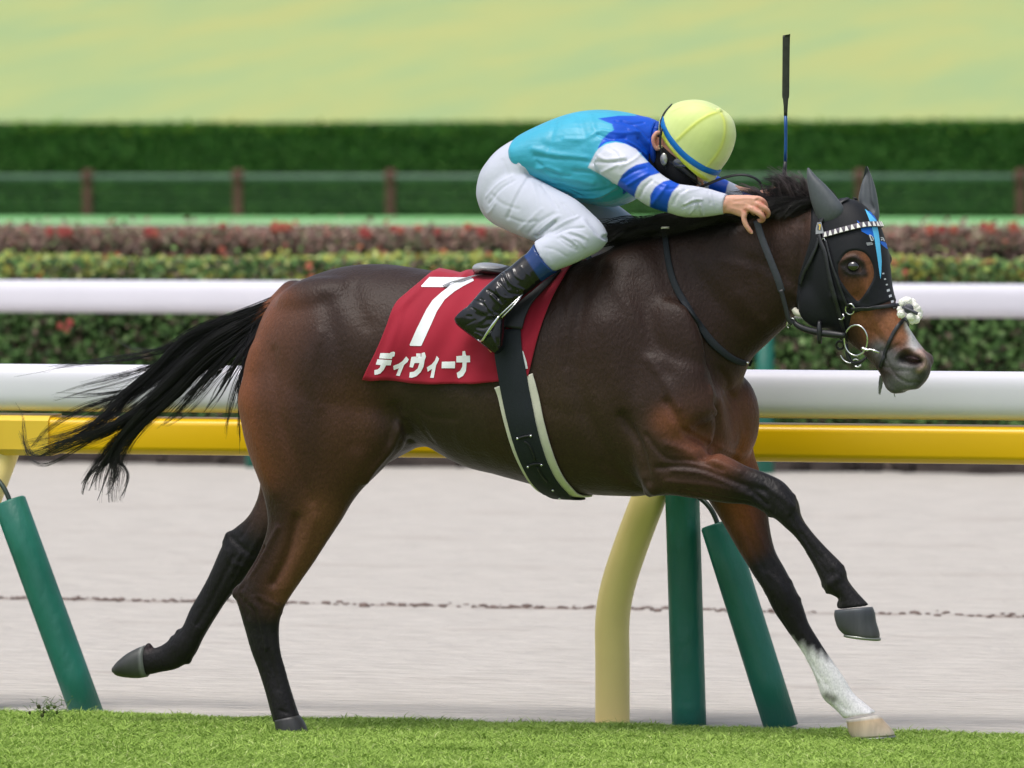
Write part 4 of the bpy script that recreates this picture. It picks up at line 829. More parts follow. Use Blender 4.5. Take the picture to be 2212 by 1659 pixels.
# ============================================================ SADDLE, GIRTH
leather_m = mat("black_leather_mat", (.014, .015, .018), .5, .45, noise=(30, .8, 1.25), bump=(120, .25, .001)); pad_m = mat("cream_pad_mat", sR((216, 212, 196)), .8, .2, noise=(30, .93, 1.04), bump=(200, .3, .001)); silver_m = mat("silver_mat", (.75, .75, .77), .2, .5, metal=1.0); webb_m = mat("webbing_mat", (.016, .020, .026), .7, .3, noise=(300, .8, 1.2), bump=(500, .4, .001))
patent_m = mat("patent_grey_mat", (.30, .31, .33), .25, .5, noise=(20, .9, 1.1))
saddle = empty("racing_saddle", (float(P(1130, 590)[0]), 0, float(P(1130, 590)[2]))); tag(saddle, "tiny racing saddle with pale cantle edge, half hidden under the rider", "saddle")
g = Geo(); g.add(*loft([(1034, 572, 1032, 588, .05, 0), (1046, 569, 1046, 592, .095, 0), (1075, 571, 1076, 596, .115, 0), (1120, 577, 1122, 600, .10, 0), (1180, 570, 1186, 600, .085, 0), (1230, 548, 1238, 585, .07, 0), (1250, 540, 1256, 565, .04, 0)], m=28)); put(g.obj("seat", leather_m), saddle)
g = Geo(); g.add(*loft([(1027, 578, 1029, 590, .02, -.01), (1034, 569, 1036, 592, .07, -.02), (1052, 567, 1056, 591, .085, -.03), (1080, 571, 1082, 590, .075, -.03), (1098, 578, 1100, 590, .05, -.03)], m=28)); put(g.obj("cantle", patent_m), saddle)
g = Geo(); Q, N = surf(CB, [(1165, 592), (1140, 620), (1118, 650), (1104, 680), (1097, 710)], .012); strip(g, Q, N, np.interp(np.linspace(0, 1, len(Q)), [0, .5, 1], [.16, .12, .10]), .008); put(g.obj("flap", leather_m), saddle)
Qf, Nf = mirB(Q, N); g = Geo(); strip(g, Qf, Nf, .12, .008); put(g.obj("flap", leather_m), saddle)
g = Geo(); Q, N = surf(CB, [(1085, 590), (1062, 593), (1030, 599), (1000, 606), (975, 614), (958, 622)], .006); strip(g, Q, N, np.interp(np.linspace(0, 1, len(Q)), [0, .8, 1], [.007, .006, .012]), .003); put(g.obj("strap", patent_m), saddle)
# stirrups
BVc = CB
def stirY(px, py):
    h, n = hit(CB, px, py, 0); return h[1] if h is not None else -.3
girth = empty("girth", (float(P(1140, 950)[0]), 0, .9)); tag(girth, "black webbing girth with cream edges strapped round the belly", "girth")
GP = [(1098, 715), (1101, 760), (1107, 800), (1115, 845), (1126, 895), (1141, 950), (1158, 995), (1180, 1035), (1207, 1061)]
def girdle(pts, w, th, off, name, m, ws=None):
    Q, N = surf(HB, pts, off); b, n, _, _ = HB.ray_cast(Vector((P(1236, 1070, 0)[0], 0, .2)), Vector((0, 0, 1))); b = np.array(b)+np.array([0, 0, -off]); k = 5
    ext = np.array([Q[-1]*(1-t)+b*t for t in np.linspace(0, 1, k+1)[1:]]); en = np.array([nrm(N[-1]*(1-t)+np.array([0, 0, -1.])*t) for t in np.linspace(0, 1, k+1)[1:]])
    ext = ext-np.array([0, 0, .006])*np.sin(np.linspace(0, pi, k+1)[1:])[:, None]
    Q = np.vstack([Q, ext]); N = np.vstack([N, en]); Qm, Nm = mirB(Q[::-1][1:], N[::-1][1:]); Q = np.vstack([Q, Qm]); N = np.vstack([N, Nm])
    for _ in range(3): Q[1:-1] = (Q[:-2]+2*Q[1:-1]+Q[2:])/4
    g = Geo(); strip(g, Q, N, w, th); put(g.obj(name, m), girth)
girdle([(1110, 822)]+[(x+4, y+2) for x, y in GP[3:]], .134, .006, .006, "pad", pad_m)
girdle(GP, .094, .004, .0165, "webbing", webb_m)
g2 = Geo()
for x, y in [(1124, 941), (1153, 936), (1146, 997), (1174, 994), (1198, 1044), (1211, 1060)]:
    h, n = hit(HB, x, y, .026); g = Geo(); g.add(*ball(h, .0045, 10, 6)); put(g.obj("buckle", silver_m), girth)
for pts in [[(1124, 941), (1136, 938), (1153, 936)], [(1146, 997), (1160, 993), (1174, 994)], [(1137, 948), (1146, 954), (1154, 968), (1160, 984)], [(1165, 1000), (1174, 1016), (1186, 1030)]]:
    Q, N = surf(HB, pts, .022, 4); g2.add(*tube(Q, .0035, 8))
put(g2.obj("billet", leather_m), girth)

# ============================================================ BRIDLE, REINS, NECK STRAP
strapm = mat("bridle_leather_mat", (.013, .014, .017), .45, .5, noise=(60, .7, 1.4), bump=(150, .3, .001))
bridle = empty("bridle", tuple(float(v) for v in P(1800, 620, -.1))); tag(bridle, "black bridle with white toothed browband, sheepskin nosepiece and silver bit rings", "bridle")
def bpart(g, name, m): return put(g.obj(name, m), bridle)
W = 1/662.
BB = [(1780, 509), (1800, 503.5), (1820, 498), (1841, 492.5), (1860, 488), (1878, 486), (1893, 486)]
Q, N = loopH(BB, .0055); g = Geo(); strip(g, Q, N, 12.5*W, .003); bb = bpart(g, "browband", mat("browband_mat", (.10, .085, .11), .5, .4, noise=(60, .8, 1.2)))
g = Geo(); L = np.concatenate([[0], np.cumsum(np.linalg.norm(np.diff(Q, axis=0), axis=1))]); k = .012
T = np.gradient(Q, axis=0)
while k < L[-1]-.01:
    q = np.array([np.interp(k, L, Q[:, i]) for i in range(3)]); n = nrm([np.interp(k, L, N[:, i]) for i in range(3)]); t = nrm([np.interp(k, L, T[:, i]) for i in range(3)])
    s = nrm(np.cross(n, t)); s = s if s[2] > 0 else -s; q = q+n*.0031
    a = [q-s*.0082-t*.0062, q-s*.0082+t*.0062, q+s*.0078+t*.0018, q+s*.0078-t*.0018]; top = [p+n*.002 for p in a]
    g.add(a+top, [[3, 2, 1, 0], [4, 5, 6, 7], [0, 1, 5, 4], [1, 2, 6, 5], [2, 3, 7, 6], [3, 0, 4, 7]]); k += .0186
o = g.obj("browband_teeth", mat("tooth_mat", sR((238, 236, 232)), .4, .5, noise=(40, .95, 1.02)), None, False); put(o, bridle); o.parent = bb; o.matrix_parent_inverse = Matrix()
# number plate on the cheek of the bridle
g = Geo(); decal(g, z2([(665, 1095), (740, 1090), (785, 1260), (790, 1275), (640, 1290), (640, 1200)]), HDB, .009, 5); bp_ = bpart(g, "number_tag", patent_m)
g = Geo(); decal(g, z2([(675, 1120), (735, 1115), (755, 1230), (670, 1225)]), HDB, .010, 5); q_ = bpart(g, "number_tag_panel", mat("tag_panel_mat", (.10, .11, .13), .4, .5)); 
g = Geo(); decal(g, z2([(695, 1130), (740, 1128), (728, 1222), (708, 1222), (718, 1146), (696, 1148)]), HDB, .0112, 4); bpart(g, "number_tag_figure", mat("tag_figure_mat", sR((222, 190, 90)), .5, .4))
def hstrap(pts, w, name="strap", off=.006, th=.0032, m=strapm, far_too=True, taper=None):
    Q, N = surf(HDB, pts, off); g = Geo(); ww = w*W if taper is None else np.interp(np.linspace(0, 1, len(Q)), np.linspace(0, 1, len(taper)), np.array(taper)*W); strip(g, Q, N, ww, th); bpart(g, name, m)
    if far_too: Qm, Nm = mirH(Q, N); g = Geo(); strip(g, Qm[::-1], Nm[::-1], ww, th); bpart(g, name, m)
hstrap([(1771, 508), (1776, 525), (1785, 548), (1791, 580), (1797, 612), (1806, 645), (1817, 684), (1826, 715), (1832, 735)], 10, "cheekpiece", taper=[9, 10, 11, 9, 12, 10, 11, 8, 8])
hstrap([(1786, 520), (1792, 545), (1801, 578), (1814, 615), (1827, 650), (1834, 664)], 5, "cheekpiece", off=.005)
hstrap([(1770, 515), (1765, 535), (1757, 553), (1747, 572), (1737, 592), (1731, 615)], 8, "throat_lash")
hstrap([(1768, 500), (1775, 478), (1790, 462), (1815, 440), (1832, 432)], 10, "headpiece", off=.005)
Q, N = loopH([(1840, 667), (1860, 666), (1885, 665), (1910, 663), (1930, 661), (1945, 662)], .0055); g = Geo(); strip(g, Q, N, 8.5*W, .003); bpart(g, "noseband", strapm)
Q, N = surf(HDB, [(1962, 672), (1950, 692), (1935, 712), (1924, 733), (1916, 754), (1909, 775), (1902, 793)], .004); g = Geo(); strip(g, Q, N, 8*W, .003); bpart(g, "noseband", strapm); Qm, Nm = mirH(Q[::-1], N[::-1]); g = Geo(); strip(g, Qm, Nm, 8*W, .003); bpart(g, "noseband", strapm)
# jaw strap and keeper
jp = [(1712, 690, -.075), (1722, 702, -.075), (1740, 711, -.078), (1768, 718, -.082), (1797, 722, -.082), (1826, 725, -.075)]
g = Geo(); g.add(*tube([hp(*p) for p in jp], [.008, .0095, .0105, .0115, .012, .009], 14, 4)); bpart(g, "jaw_strap", strapm)
g = Geo(); g.add(*tube([hp(1770, 694, -.088), hp(1770, 715, -.094), hp(1771, 742, -.088)], [.006, .009, .0065], 10, 3)); bpart(g, "keeper", strapm)
g = Geo(); g.add(*tube([hp(1715, 668, -.072), hp(1722, 676, -.074), hp(1732, 680, -.074)], [.009, .011, .007], 12, 3)); bpart(g, "white_keeper", pad_m)
def ringo(c, rx, ry, r, name, lat, m=silver_m, a0=0, a1=2*pi, rot=0):
    pts = []
    for t in np.linspace(a0, a1, 40):
        x, y = rx*cos(t), ry*sin(t); pts.append(hp(c[0]+x*cos(rot)-y*sin(rot), c[1]+x*sin(rot)+y*cos(rot), lat+.006*sin(t)))
    g = Geo(); g.add(*tube(pts, r, 10, cap=a1-a0 < 6.2)); bpart(g, name, m)
ringo((1849, 735), 25, 33, .0031, "bit_ring", -.062); ringo((1836, 668), 9.5, 11.5, .0026, "strap_ring", -.083); ringo((1708, 698), 8, 11, .0022, "strap_ring", -.08, rot=.4, a0=1.6, a1=5.2)
ringo((1815, 746), 8, 8.5, .0045, "chin_strap_ring", -.05, strapm); ringo((1838, 757), 24, 27, .0024, "chain_link", -.055, a0=1.55, a1=2.75)
g = Geo(); g.add(*ball(hp(1864, 753, -.062), .0065, 12, 8)); g.add(*tube([hp(1862, 752, -.064), hp(1872, 756, -.062), hp(1880, 755, -.060), hp(1890, 758, -.056), hp(1901, 762, -.048)], [.0045, .0045, .0028, .0048, .0025], 10, 4)); bpart(g, "bit_bar", silver_m)
g = Geo(); g.add(*tube([hp(1820, 678, -.088), hp(1823, 684, -.09), hp(1818, 690, -.088), hp(1811, 689, -.088)], .0024, 8, 4)); g.add(*tube([hp(1751, 551, -.09), hp(1756, 549, -.094), hp(1763, 553, -.09)], .0022, 8, 3)); g.add(*tube([hp(1776, 519, -.098), hp(1780, 514, -.099), hp(1785, 528, -.098)], .0022, 8, 3)); bpart(g, "buckle", silver_m)
g = Geo(); g.add(*tube([hp(1829, 742, -.05), hp(1831, 765, -.048), hp(1840, 783, -.044), hp(1858, 782, -.036), hp(1872, 772, -.03)], [.004, .007, .006, .006, .004], 10, 4)); bpart(g, "chin_strap", strapm)
g = Geo(); g.add(*tube([hp(1842, 779, -.05), hp(1848, 776, -.05), hp(1855, 778, -.048)], .003, 8, 3)); g.add(*tube([hp(1846, 790, -.045), hp(1853, 793, -.045), hp(1860, 788, -.042)], .0032, 8, 3)); bpart(g, "buckle", silver_m)
# sheepskin pads of the noseband: fleece made of many little tufts
fl_m = mat("sheepskin_mat", sR((250, 248, 240)), .9, .1, noise=(60, .93, 1.02)); g = Geo()
for x, y, r, lat in [(1947, 651, 9, -.03), (1941, 668, 7, -.034), (1944, 680, 10, -.038), (1962, 647, 9, -.012), (1969, 686, 11, -.03), (1981, 694, 10, -.01), (1972, 697, 8, -.02), (1987, 684, 9, .006), (1984, 668, 9, .006), (1972, 655, 8, .008), (1980, 660, 7, .0), (1955, 644, 7, .01), (1988, 676, 9, .02), (1972, 650, 8, .03), (1982, 690, 8, .035), (1966, 666, 13, .0), (1972, 676, 12, .0), (1960, 660, 10, -.01)]:
    x = 1964+(x-1964)*.86; y = 668+(y-668)*.86; r *= .88; c = hp(x, y, lat); V, F = ball(c, r*W*1.02, 14, 10); g.add(V, F)
    for _ in range(80):
        d = nrm(R.normal(0, 1, 3)); g.add(*ball(c+d*r*W*.98, R.uniform(.0012, .0024), 6, 5))
bpart(g, "sheepskin_pad", fl_m)
g = Geo(); V, F = ball((0, 0, 0), 1, 14, 8); V = np.array(V); c = hp(1963, 667, -.038); V = c+V*np.array([.017, .007, .016]); g.add(V, F); g.add(*tube([hp(1950, 663, -.044), hp(1970, 672, -.04), hp(1982, 678, -.03)], .0055, 8, 3)); bpart(g, "nose_plate", mat("nose_plate_mat", (.07, .07, .09), .5, .4))
# neck strap lying on the neck
ns_ = [(1436, 498), (1440, 530), (1446, 572), (1458, 615), (1480, 657), (1505, 697), (1532, 733), (1560, 760), (1584, 776), (1608, 784)]
Q, N = surf(HB, ns_, .004); g = Geo(); strip(g, Q, N, np.interp(np.linspace(0, 1, len(Q)), [0, .4, .7, 1], [.018, .022, .025, .018]), .006); neck = empty("neck_strap", tuple(float(v) for v in Q[0])); tag(neck, "black webbing strap hanging round the base of the horse's neck", "strap")
put(g.obj("webbing", webb_m), neck); Qf, Nf = mirB(Q[::-1], N[::-1]); g = Geo(); strip(g, Qf, Nf, .022, .006); put(g.obj("webbing", webb_m), neck)
h, n = hit(HB, 1608, 783, .008); g = Geo(); g.add(*tube([h, h+np.array([.008, 0, .004])], .004, 8)); put(g.obj("buckle", silver_m), neck)
g = Geo(); h, n = hit(HB, 1437, 499, .008); g.add(*box(P(1437, 492, -.10), (.013, .004, .0035))); put(g.obj("keeper", pad_m), neck)
# reins
reins = empty("reins", tuple(float(v) for v in P(1638, 478, -.15))); tag(reins, "black leather reins running from the rider's hand to the bit", "reins")
rubber_m = mat("rein_rubber_mat", (.032, .036, .045), .6, .4, noise=(80, .85, 1.15), bump=(200, .5, .001))
pr = catmull([P(1634, 476, -.135), P(1646, 515, -.14), P(1662, 556, -.145), P(1680, 602, -.145), P(1689, 630, -.14)], 6); g = Geo(); strip(g, pr, np.tile([.1, -1, .15], (len(pr), 1)), .0225, .004); put(g.obj("rein_grip", rubber_m), reins)
pr = catmull([P(1687, 626, -.143), P(1695, 655, -.14), P(1704, 690, -.135), P(1712, 700, -.13)], 6); g = Geo(); strip(g, pr, np.tile([.1, -1, .15], (len(pr), 1)), .015, .004); put(g.obj("rein", strapm), reins)
pr = catmull([P(1470, 428, .0), P(1500, 412, -.02), P(1530, 398, -.03), P(1560, 386, -.02), P(1590, 379, 0), P(1612, 379, .01), P(1630, 385, .02), P(1641, 394, .03), P(1650, 410, .06), P(1655, 425, .08)], 6); g = Geo(); strip(g, pr, np.tile([-.2, -.75, .6], (len(pr), 1)), np.interp(np.linspace(0, 1, len(pr)), [0, .4, .8, 1], [.012, .009, .008, .006]), .004); put(g.obj("rein_loop", strapm), reins)
pm = [P(1650, 440, .12), P(1700, 600, .16), P(1740, 700, .12)]; pm[-1] = hp(1820, 730, .06); pr = catmull(pm, 8); g = Geo(); strip(g, pr, np.tile([.1, 1, .15], (len(pr), 1)), .018, .004); put(g.obj("rein", strapm), reins)

# ============================================================ JOCKEY
jock = empty("person", tuple(float(v) for v in P(1180, 560, 0))); tag(jock, "jockey in cyan and royal blue silks with yellow cap, crouched low over the horse's neck", "person")
def jput(o): return put(o, jock)
bY = hit(CB, 1080, 660)[0][1]           # outer surface of the saddlecloth under the boot
# ---- body: one continuous figure, clothes go over it
bp = []
bp.append(loft([(1060, 430, 1085, 350, .10, 0), (1110, 470, 1130, 320, .14, 0), (1190, 410, 1190, 280, .13, 0), (1270, 430, 1262, 250, .15, 0), (1350, 410, 1345, 255, .155, 0), (1390, 370, 1392, 270, .08, 0), (1412, 350, 1420, 285, .055, 0), (1435, 352, 1450, 300, .055, 0)], m=24))
# head (crown, face) along its own axis
HFc = [(1548, 240, 1566, 250, .02, 0), (1500, 228, 1572, 290, .065, 0), (1455, 245, 1562, 345, .076, 0), (1433, 275, 1540, 373, .077, 0), (1420, 305, 1522, 390, .073, 0), (1414, 335, 1500, 404, .066, 0), (1422, 362, 1480, 412, .054, 0), (1438, 388, 1468, 418, .038, 0), (1450, 402, 1462, 420, .02, 0)]
bp.append(loft(HFc, m=28, sub=4))
bp.append(ball(P(1512, 404, 0), (.017, .014, .018))); bp.append(ball(P(1500, 400, 0), (.016, .02, .02)))        # nose, between the brows
bp.append(ball(P(1487, 415, 0), (.012, .022, .012))); bp.append(ball(P(1463, 412, 0), (.02, .024, .018)))        # lips, chin
for s in (-1, 1):
    bp.append(ball(P(1505, 384, s*.03), (.016, .018, .016)))                                              # brow ridge
    for a, b, r in [((1416, 292), (1426, 290), .006), ((1413, 305), (1412, 300), .006)]: pass
    ear = [P(1427, 288, s*.074), P(1419, 287, s*.083), P(1412, 298, s*.086), P(1413, 312, s*.084), P(1420, 322, s*.078), P(1426, 318, s*.076)]
    bp.append(tube(ear, [.006, .0075, .008, .007, .0075, .005], 10, 3)); bp.append(ball(P(1420, 305, s*.075), (.010, .006, .016)))
# legs
for s in (-1, 1):
    Yk = .215*s; bp.append(tube([P(1095, 430, .10*s), P(1180, 465, .16*s), P(1262, 500, Yk), P(1178, 553, .27*s), P(1060, 640, .31*s), P(1020, 685, .32*s)], [.075, .065, .045, .04, .032, .03], 16, 4))
    bp.append(tube([P(1010, 690, .33*s), P(1045, 720, .33*s), P(1070, 755, .33*s)], [.025, .028, .018], 12, 3))
# near arm
bp.append(tube([P(1330, 345, -.15), P(1385, 400, -.195), P(1435, 428, -.195), P(1500, 437, -.17), P(1568, 442, -.142)], [.05, .042, .036, .032, .024], 16, 4))
Yh = -.142
bp.append(loft([(1556, 462, 1560, 424, .022, Yh), (1575, 461, 1580, 421, .020, Yh), (1592, 466, 1600, 421, .018, Yh-.002), (1603, 470, 1620, 421, .017, Yh-.004), (1612, 466, 1638, 425, .014, Yh-.006)], m=20, sub=4, ex=2.5))
FING = [ # little, ring, middle, index finger of the near hand
 ([(1600, 452), (1608, 461), (1607, 473), (1612, 487), (1619, 497), (1624, 503)], [-.150, -.156, -.158, -.156, -.152, -.150], [.010, .0098, .0088, .0085, .0078, .006]),
 ([(1612, 446), (1626, 453), (1640, 461), (1648, 470), (1646, 476), (1638, 477)], [-.152, -.160, -.158, -.150, -.140, -.130], [.0105, .0105, .0098, .0092, .0085, .0075]),
 ([(1622, 437), (1638, 443), (1652, 450), (1659, 459), (1657, 466), (1650, 467)], [-.148, -.152, -.148, -.138, -.126, -.118], [.0105, .0105, .0098, .0092, .0085, .0075]),
 ([(1626, 429), (1640, 430), (1650, 437), (1654, 447), (1652, 455), (1646, 458)], [-.142, -.142, -.134, -.122, -.112, -.106], [.0105, .010, .0095, .009, .0085, .0075]),
 ([(1580, 436), (1600, 440), (1618, 450), (1630, 462)], [-.128, -.116, -.108, -.108], [.013, .0115, .010, .0078])]
for pts, ys, rs in FING:
    bp.append(tube([P(a, b, y) for (a, b), y in zip(pts, ys)], rs, 14, 3, rn=True))
# far arm and hand round the whip
bp.append(tube([P(1370, 340, .14), P(1430, 370, .19), P(1500, 402, .185), P(1570, 415, .155), P(1640, 428, .125)], [.05, .042, .036, .03, .023], 16, 4))
bp.append(loft([(1634, 440, 1638, 412, .020, .122), (1655, 444, 1660, 408, .018, .115), (1676, 446, 1684, 410, .016, .108)], m=18, sub=4, ex=2.5))
for k in range(4):
    y0 = 414+k*9; bp.append(tube([P(1674, y0+1, .112), P(1690, y0, .108), P(1702, y0+2, .092), P(1700, y0+5, .072), P(1688, y0+7, .066)], [.0095, .0095, .009, .0085, .0075], 12, 3, rn=True))
bp.append(tube([P(1655, 418, .10), P(1675, 410, .085), P(1692, 406, .075)], [.012, .0105, .008], 12, 3, rn=True))
bme = fuse(bp, .003, 4)
sculpt(bme, [([(1609, 449), (1609, 451)], .004, .002), ([(1623, 447), (1626, 449)], .004, .0022), ([(1634, 437), (1637, 439)], .004, .002), ([(1590, 430), (1612, 428), (1630, 430)], .003, .0010), ([(1585, 440), (1605, 441), (1620, 443)], .003, .0010), ([(1580, 450), (1600, 455)], .003, .001), ([(1585, 435), (1605, 434)], .003, -.0008),
             ([(1616, 441), (1630, 448)], .002, -.0012), ([(1606, 470), (1610, 471)], .0015, -.0008), ([(1612, 485), (1616, 484)], .0015, -.0008), ([(1419, 296), (1418, 306), (1420, 314)], .003, -.004)])
Vb, Eb = mesh_np(bme); pb = proj(Vb); skin = np.tile(np.array(sR((214, 160, 138))), (len(Vb), 1)); red = np.array(sR((196, 112, 96)))
for x, y, r in [(1648, 437, 8), (1655, 460, 7), (1647, 474, 6), (1623, 501, 5), (1636, 447, 5), (1609, 455, 5), (1418, 305, 10), (1450, 378, 14), (1465, 398, 12)]:
    a = .7*np.exp(-(np.hypot(pb[:, 0]-x, pb[:, 1]-y)/r)**2)[:, None]; skin = skin*(1-a)+red*a
a = .8*np.exp(-(np.hypot(pb[:, 0]-1624.5, (pb[:, 1]-503))/2.6)**2)[:, None]; skin = skin*(1-a)+np.array(sR((232, 190, 174)))*a
vcol(bme, skin); skin_m = mat("skin_mat", attr=True, rough=.5, spec=.4, sss=.15, noise=(60, .92, 1.08), bump=(300, .3, .0006))
jput(me_obj("body", bme, skin_m))
# ---- breeches
br = [loft([(1042, 440, 1058, 352, .10, 0), (1060, 474, 1085, 322, .155, 0), (1095, 495, 1112, 303, .175, 0), (1135, 490, 1140, 291, .17, 0), (1165, 420, 1170, 276, .165, 0), (1185, 400, 1190, 268, .155, 0)], m=32, ex=2.2)]
leg = [(1045, 452, 1085, 350, .075, -.085), (1062, 474, 1120, 362, .09, -.11), (1090, 495, 1150, 380, .095, -.13), (1122, 509, 1199, 407, .09, -.155), (1152, 521, 1243, 431, .083, -.18), (1190, 535, 1277, 460, .072, -.2), (1222, 548, 1300, 484, .062, -.215), (1250, 555, 1311, 505, .05, -.22)]
low = [(1262, 462, 1311, 522, .06, -.22), (1240, 478, 1295, 541, .060, -.228), (1212, 492, 1268, 556, .058, -.24), (1184, 506, 1236, 571, .054, -.255), (1160, 519, 1199, 585, .050, -.27), (1156, 522, 1195, 587, .046, -.272)]
for s in (1, -1):
    for L in (leg, low):
        VF = loft(L, m=28, ex=2.1); br.append(VF if s == 1 else mirror(VF))
    VF = ball(P(1262, 508, -.215), (.075, .055, .06)); br.append(VF if s == 1 else mirror(VF))
brm = fuse(br, .0045, 3)
V, E = mesh_np(brm); px = proj(V); m = np.zeros(len(V))
for (x, y, r) in [(1120, 420, 70), (1250, 480, 40), (1080, 400, 60)]: m = np.maximum(m, np.clip(1.6-np.hypot(px[:, 0]-x, px[:, 1]-y)/r, 0, 1))
V = smooth(V, E, 14, m, taubin=False); set_v(brm, V)
BRS = [([(1146, 377), (1130, 400), (1108, 440), (1096, 470)], .007, -.004), ([(1138, 385), (1120, 410), (1102, 450)], .007, .003), ([(1110, 390), (1080, 410), (1056, 440)], .006, -.0035), ([(1105, 380), (1075, 398), (1050, 425)], .006, .0025), ([(1125, 345), (1130, 365), (1145, 382)], .005, -.004),
   ([(1158, 512), (1175, 498), (1198, 480)], .006, -.0075), ([(1162, 505), (1180, 488), (1205, 468)], .006, .0045), ([(1140, 505), (1165, 480), (1195, 462)], .006, -.003), ([(1120, 498), (1150, 470), (1170, 452)], .006, .002),
   ([(1195, 497), (1220, 480), (1250, 468)], .006, .004), ([(1200, 505), (1228, 494), (1260, 492)], .005, -.0045), ([(1210, 512), (1228, 522), (1242, 532)], .0035, -.004), ([(1214, 507), (1234, 519), (1246, 530)], .0035, .0035), ([(1228, 505), (1250, 512), (1262, 518)], .0035, -.0035), ([(1232, 500), (1256, 507), (1270, 515)], .0035, .003),
   ([(1175, 525), (1180, 550), (1192, 572)], .006, .002), ([(1110, 330), (1120, 350), (1132, 370)], .006, .003), ([(1085, 345), (1095, 370), (1105, 395)], .006, -.002), ([(1070, 440), (1060, 455), (1052, 462)], .005, .002), ([(1255, 470), (1285, 490), (1300, 512)], .008, -.002), ([(1180, 420), (1200, 440), (1210, 460)], .008, -.002)]
BRS += [([(1170, 400), (1190, 425), (1205, 450)], .005, -.003), ([(1150, 395), (1160, 430), (1158, 470)], .007, .0025), ([(1062, 420), (1085, 440), (1120, 452)], .006, -.002), ([(1130, 300), (1138, 325), (1150, 350)], .005, -.0025), ([(1120, 305), (1118, 340), (1128, 362)], .005, .002), ([(1245, 540), (1225, 530), (1205, 515)], .004, -.003), ([(1180, 535), (1200, 540), (1225, 555)], .004, -.002), ([(1265, 535), (1250, 520), (1235, 515)], .003, .003), ([(1215, 440), (1235, 460), (1245, 475)], .006, -.0025), ([(1100, 470), (1130, 480), (1160, 478)], .005, -.002)]
sculpt(brm, [(a, b, c*.95) for a, b, c in BRS])
breech_m = mat("breeches_mat", sR((192, 196, 210)), .7, .25, noise=(14, .96, 1.02), bump=(20, .3, .008))
jput(me_obj("breeches", brm, breech_m))
g = Geo(); Q, N = surf(bvh_of(brm), [(1160, 516), (1172, 545), (1186, 568), (1199, 585)], .001); 
# ---- silks
sl = [loft([(1136, 372, 1122, 306, .150, 0), (1150, 388, 1132, 291, .168, 0), (1180, 402, 1169, 271, .175, 0), (1225, 426, 1213, 252, .182, 0), (1275, 441, 1257, 240, .187, 0), (1325, 447, 1301, 237, .188, 0), (1370, 430, 1345, 241, .175, 0), (1392, 405, 1380, 249, .135, 0), (1408, 372, 1402, 254, .095, 0), (1420, 350, 1420, 262, .072, 0)], m=40, ex=2.25)]
arm_n = [(1300, 400, 1300, 300, .06, -.13), (1282, 352, 1340, 304, .070, -.165), (1300, 378, 1374, 322, .072, -.185), (1334, 400, 1402, 352, .064, -.195), (1369, 424, 1430, 378, .058, -.20), (1404, 447, 1460, 395, .055, -.20), (1442, 459, 1478, 399, .053, -.19), (1478, 469, 1502, 402, .051, -.175), (1520, 469, 1532, 408, .045, -.16), (1548, 465, 1552, 414, .037, -.148), (1564, 463, 1570, 419, .031, -.142)]
arm_f = [(1340, 400, 1375, 290, .06, .13), (1400, 405, 1430, 330, .065, .175), (1470, 430, 1492, 358, .058, .19), (1530, 442, 1545, 378, .052, .18), (1580, 444, 1590, 399, .045, .155), (1612, 444, 1618, 412, .038, .14), (1632, 444, 1636, 412, .034, .128)]
sl.append(loft(arm_n, m=28)); sl.append(loft(arm_f, m=28))
slm = fuse(sl, .0042, 3)
V, E = mesh_np(slm); px = proj(V); m = np.zeros(len(V))
for (x, y, r) in [(1310, 380, 34), (1340, 300, 40), (1290, 330, 20)]: m = np.maximum(m, np.clip(1.6-np.hypot(px[:, 0]-x, px[:, 1]-y)/r, 0, 1)*.8)
V = smooth(V, E, 8, m, taubin=False); set_v(slm, V)
SLS = [([(1155, 337), (1200, 342), (1250, 345), (1280, 352)], .008, -.003), ([(1150, 322), (1200, 335), (1260, 342)], .01, .003), ([(1160, 365), (1185, 362), (1210, 372)], .008, .003), ([(1170, 310), (1210, 322), (1250, 318)], .012, -.002), ([(1190, 380), (1230, 385), (1280, 395)], .01, .003), ([(1210, 400), (1260, 415), (1310, 410)], .008, -.003), ([(1240, 425), (1290, 425), (1330, 405)], .007, .004),
   ([(1292, 290), (1320, 300), (1350, 298)], .006, -.004), ([(1300, 282), (1340, 288), (1380, 285)], .006, .003), ([(1345, 262), (1375, 275), (1400, 300)], .006, -.003), ([(1330, 300), (1365, 312), (1395, 335)], .006, .004), ([(1380, 300), (1400, 325), (1410, 350)], .006, -.004), ([(1360, 280), (1385, 290), (1404, 312)], .006, .003),
   ([(1290, 335), (1310, 345), (1350, 340)], .006, .003), ([(1285, 350), (1320, 350), (1352, 348)], .005, -.003), ([(1300, 372), (1325, 360), (1345, 352)], .005, .0025), ([(1345, 385), (1370, 370), (1395, 362)], .005, -.003), ([(1355, 400), (1380, 385), (1400, 375)], .005, .003), ([(1382, 425), (1392, 405), (1408, 390)], .005, -.003), ([(1410, 440), (1425, 420), (1440, 400)], .006, .003),
   ([(1476, 448), (1496, 438), (1510, 436)], .004, -.004), ([(1480, 442), (1500, 432), (1516, 431)], .004, .003), ([(1512, 440), (1516, 452), (1520, 465)], .003, .004), ([(1508, 440), (1511, 455), (1514, 466)], .003, -.003), ([(1470, 420), (1490, 412), (1515, 408)], .006, .002), ([(1455, 440), (1462, 425), (1480, 412)], .006, -.0025), ([(1540, 425), (1545, 440), (1548, 458)], .004, -.0015)]
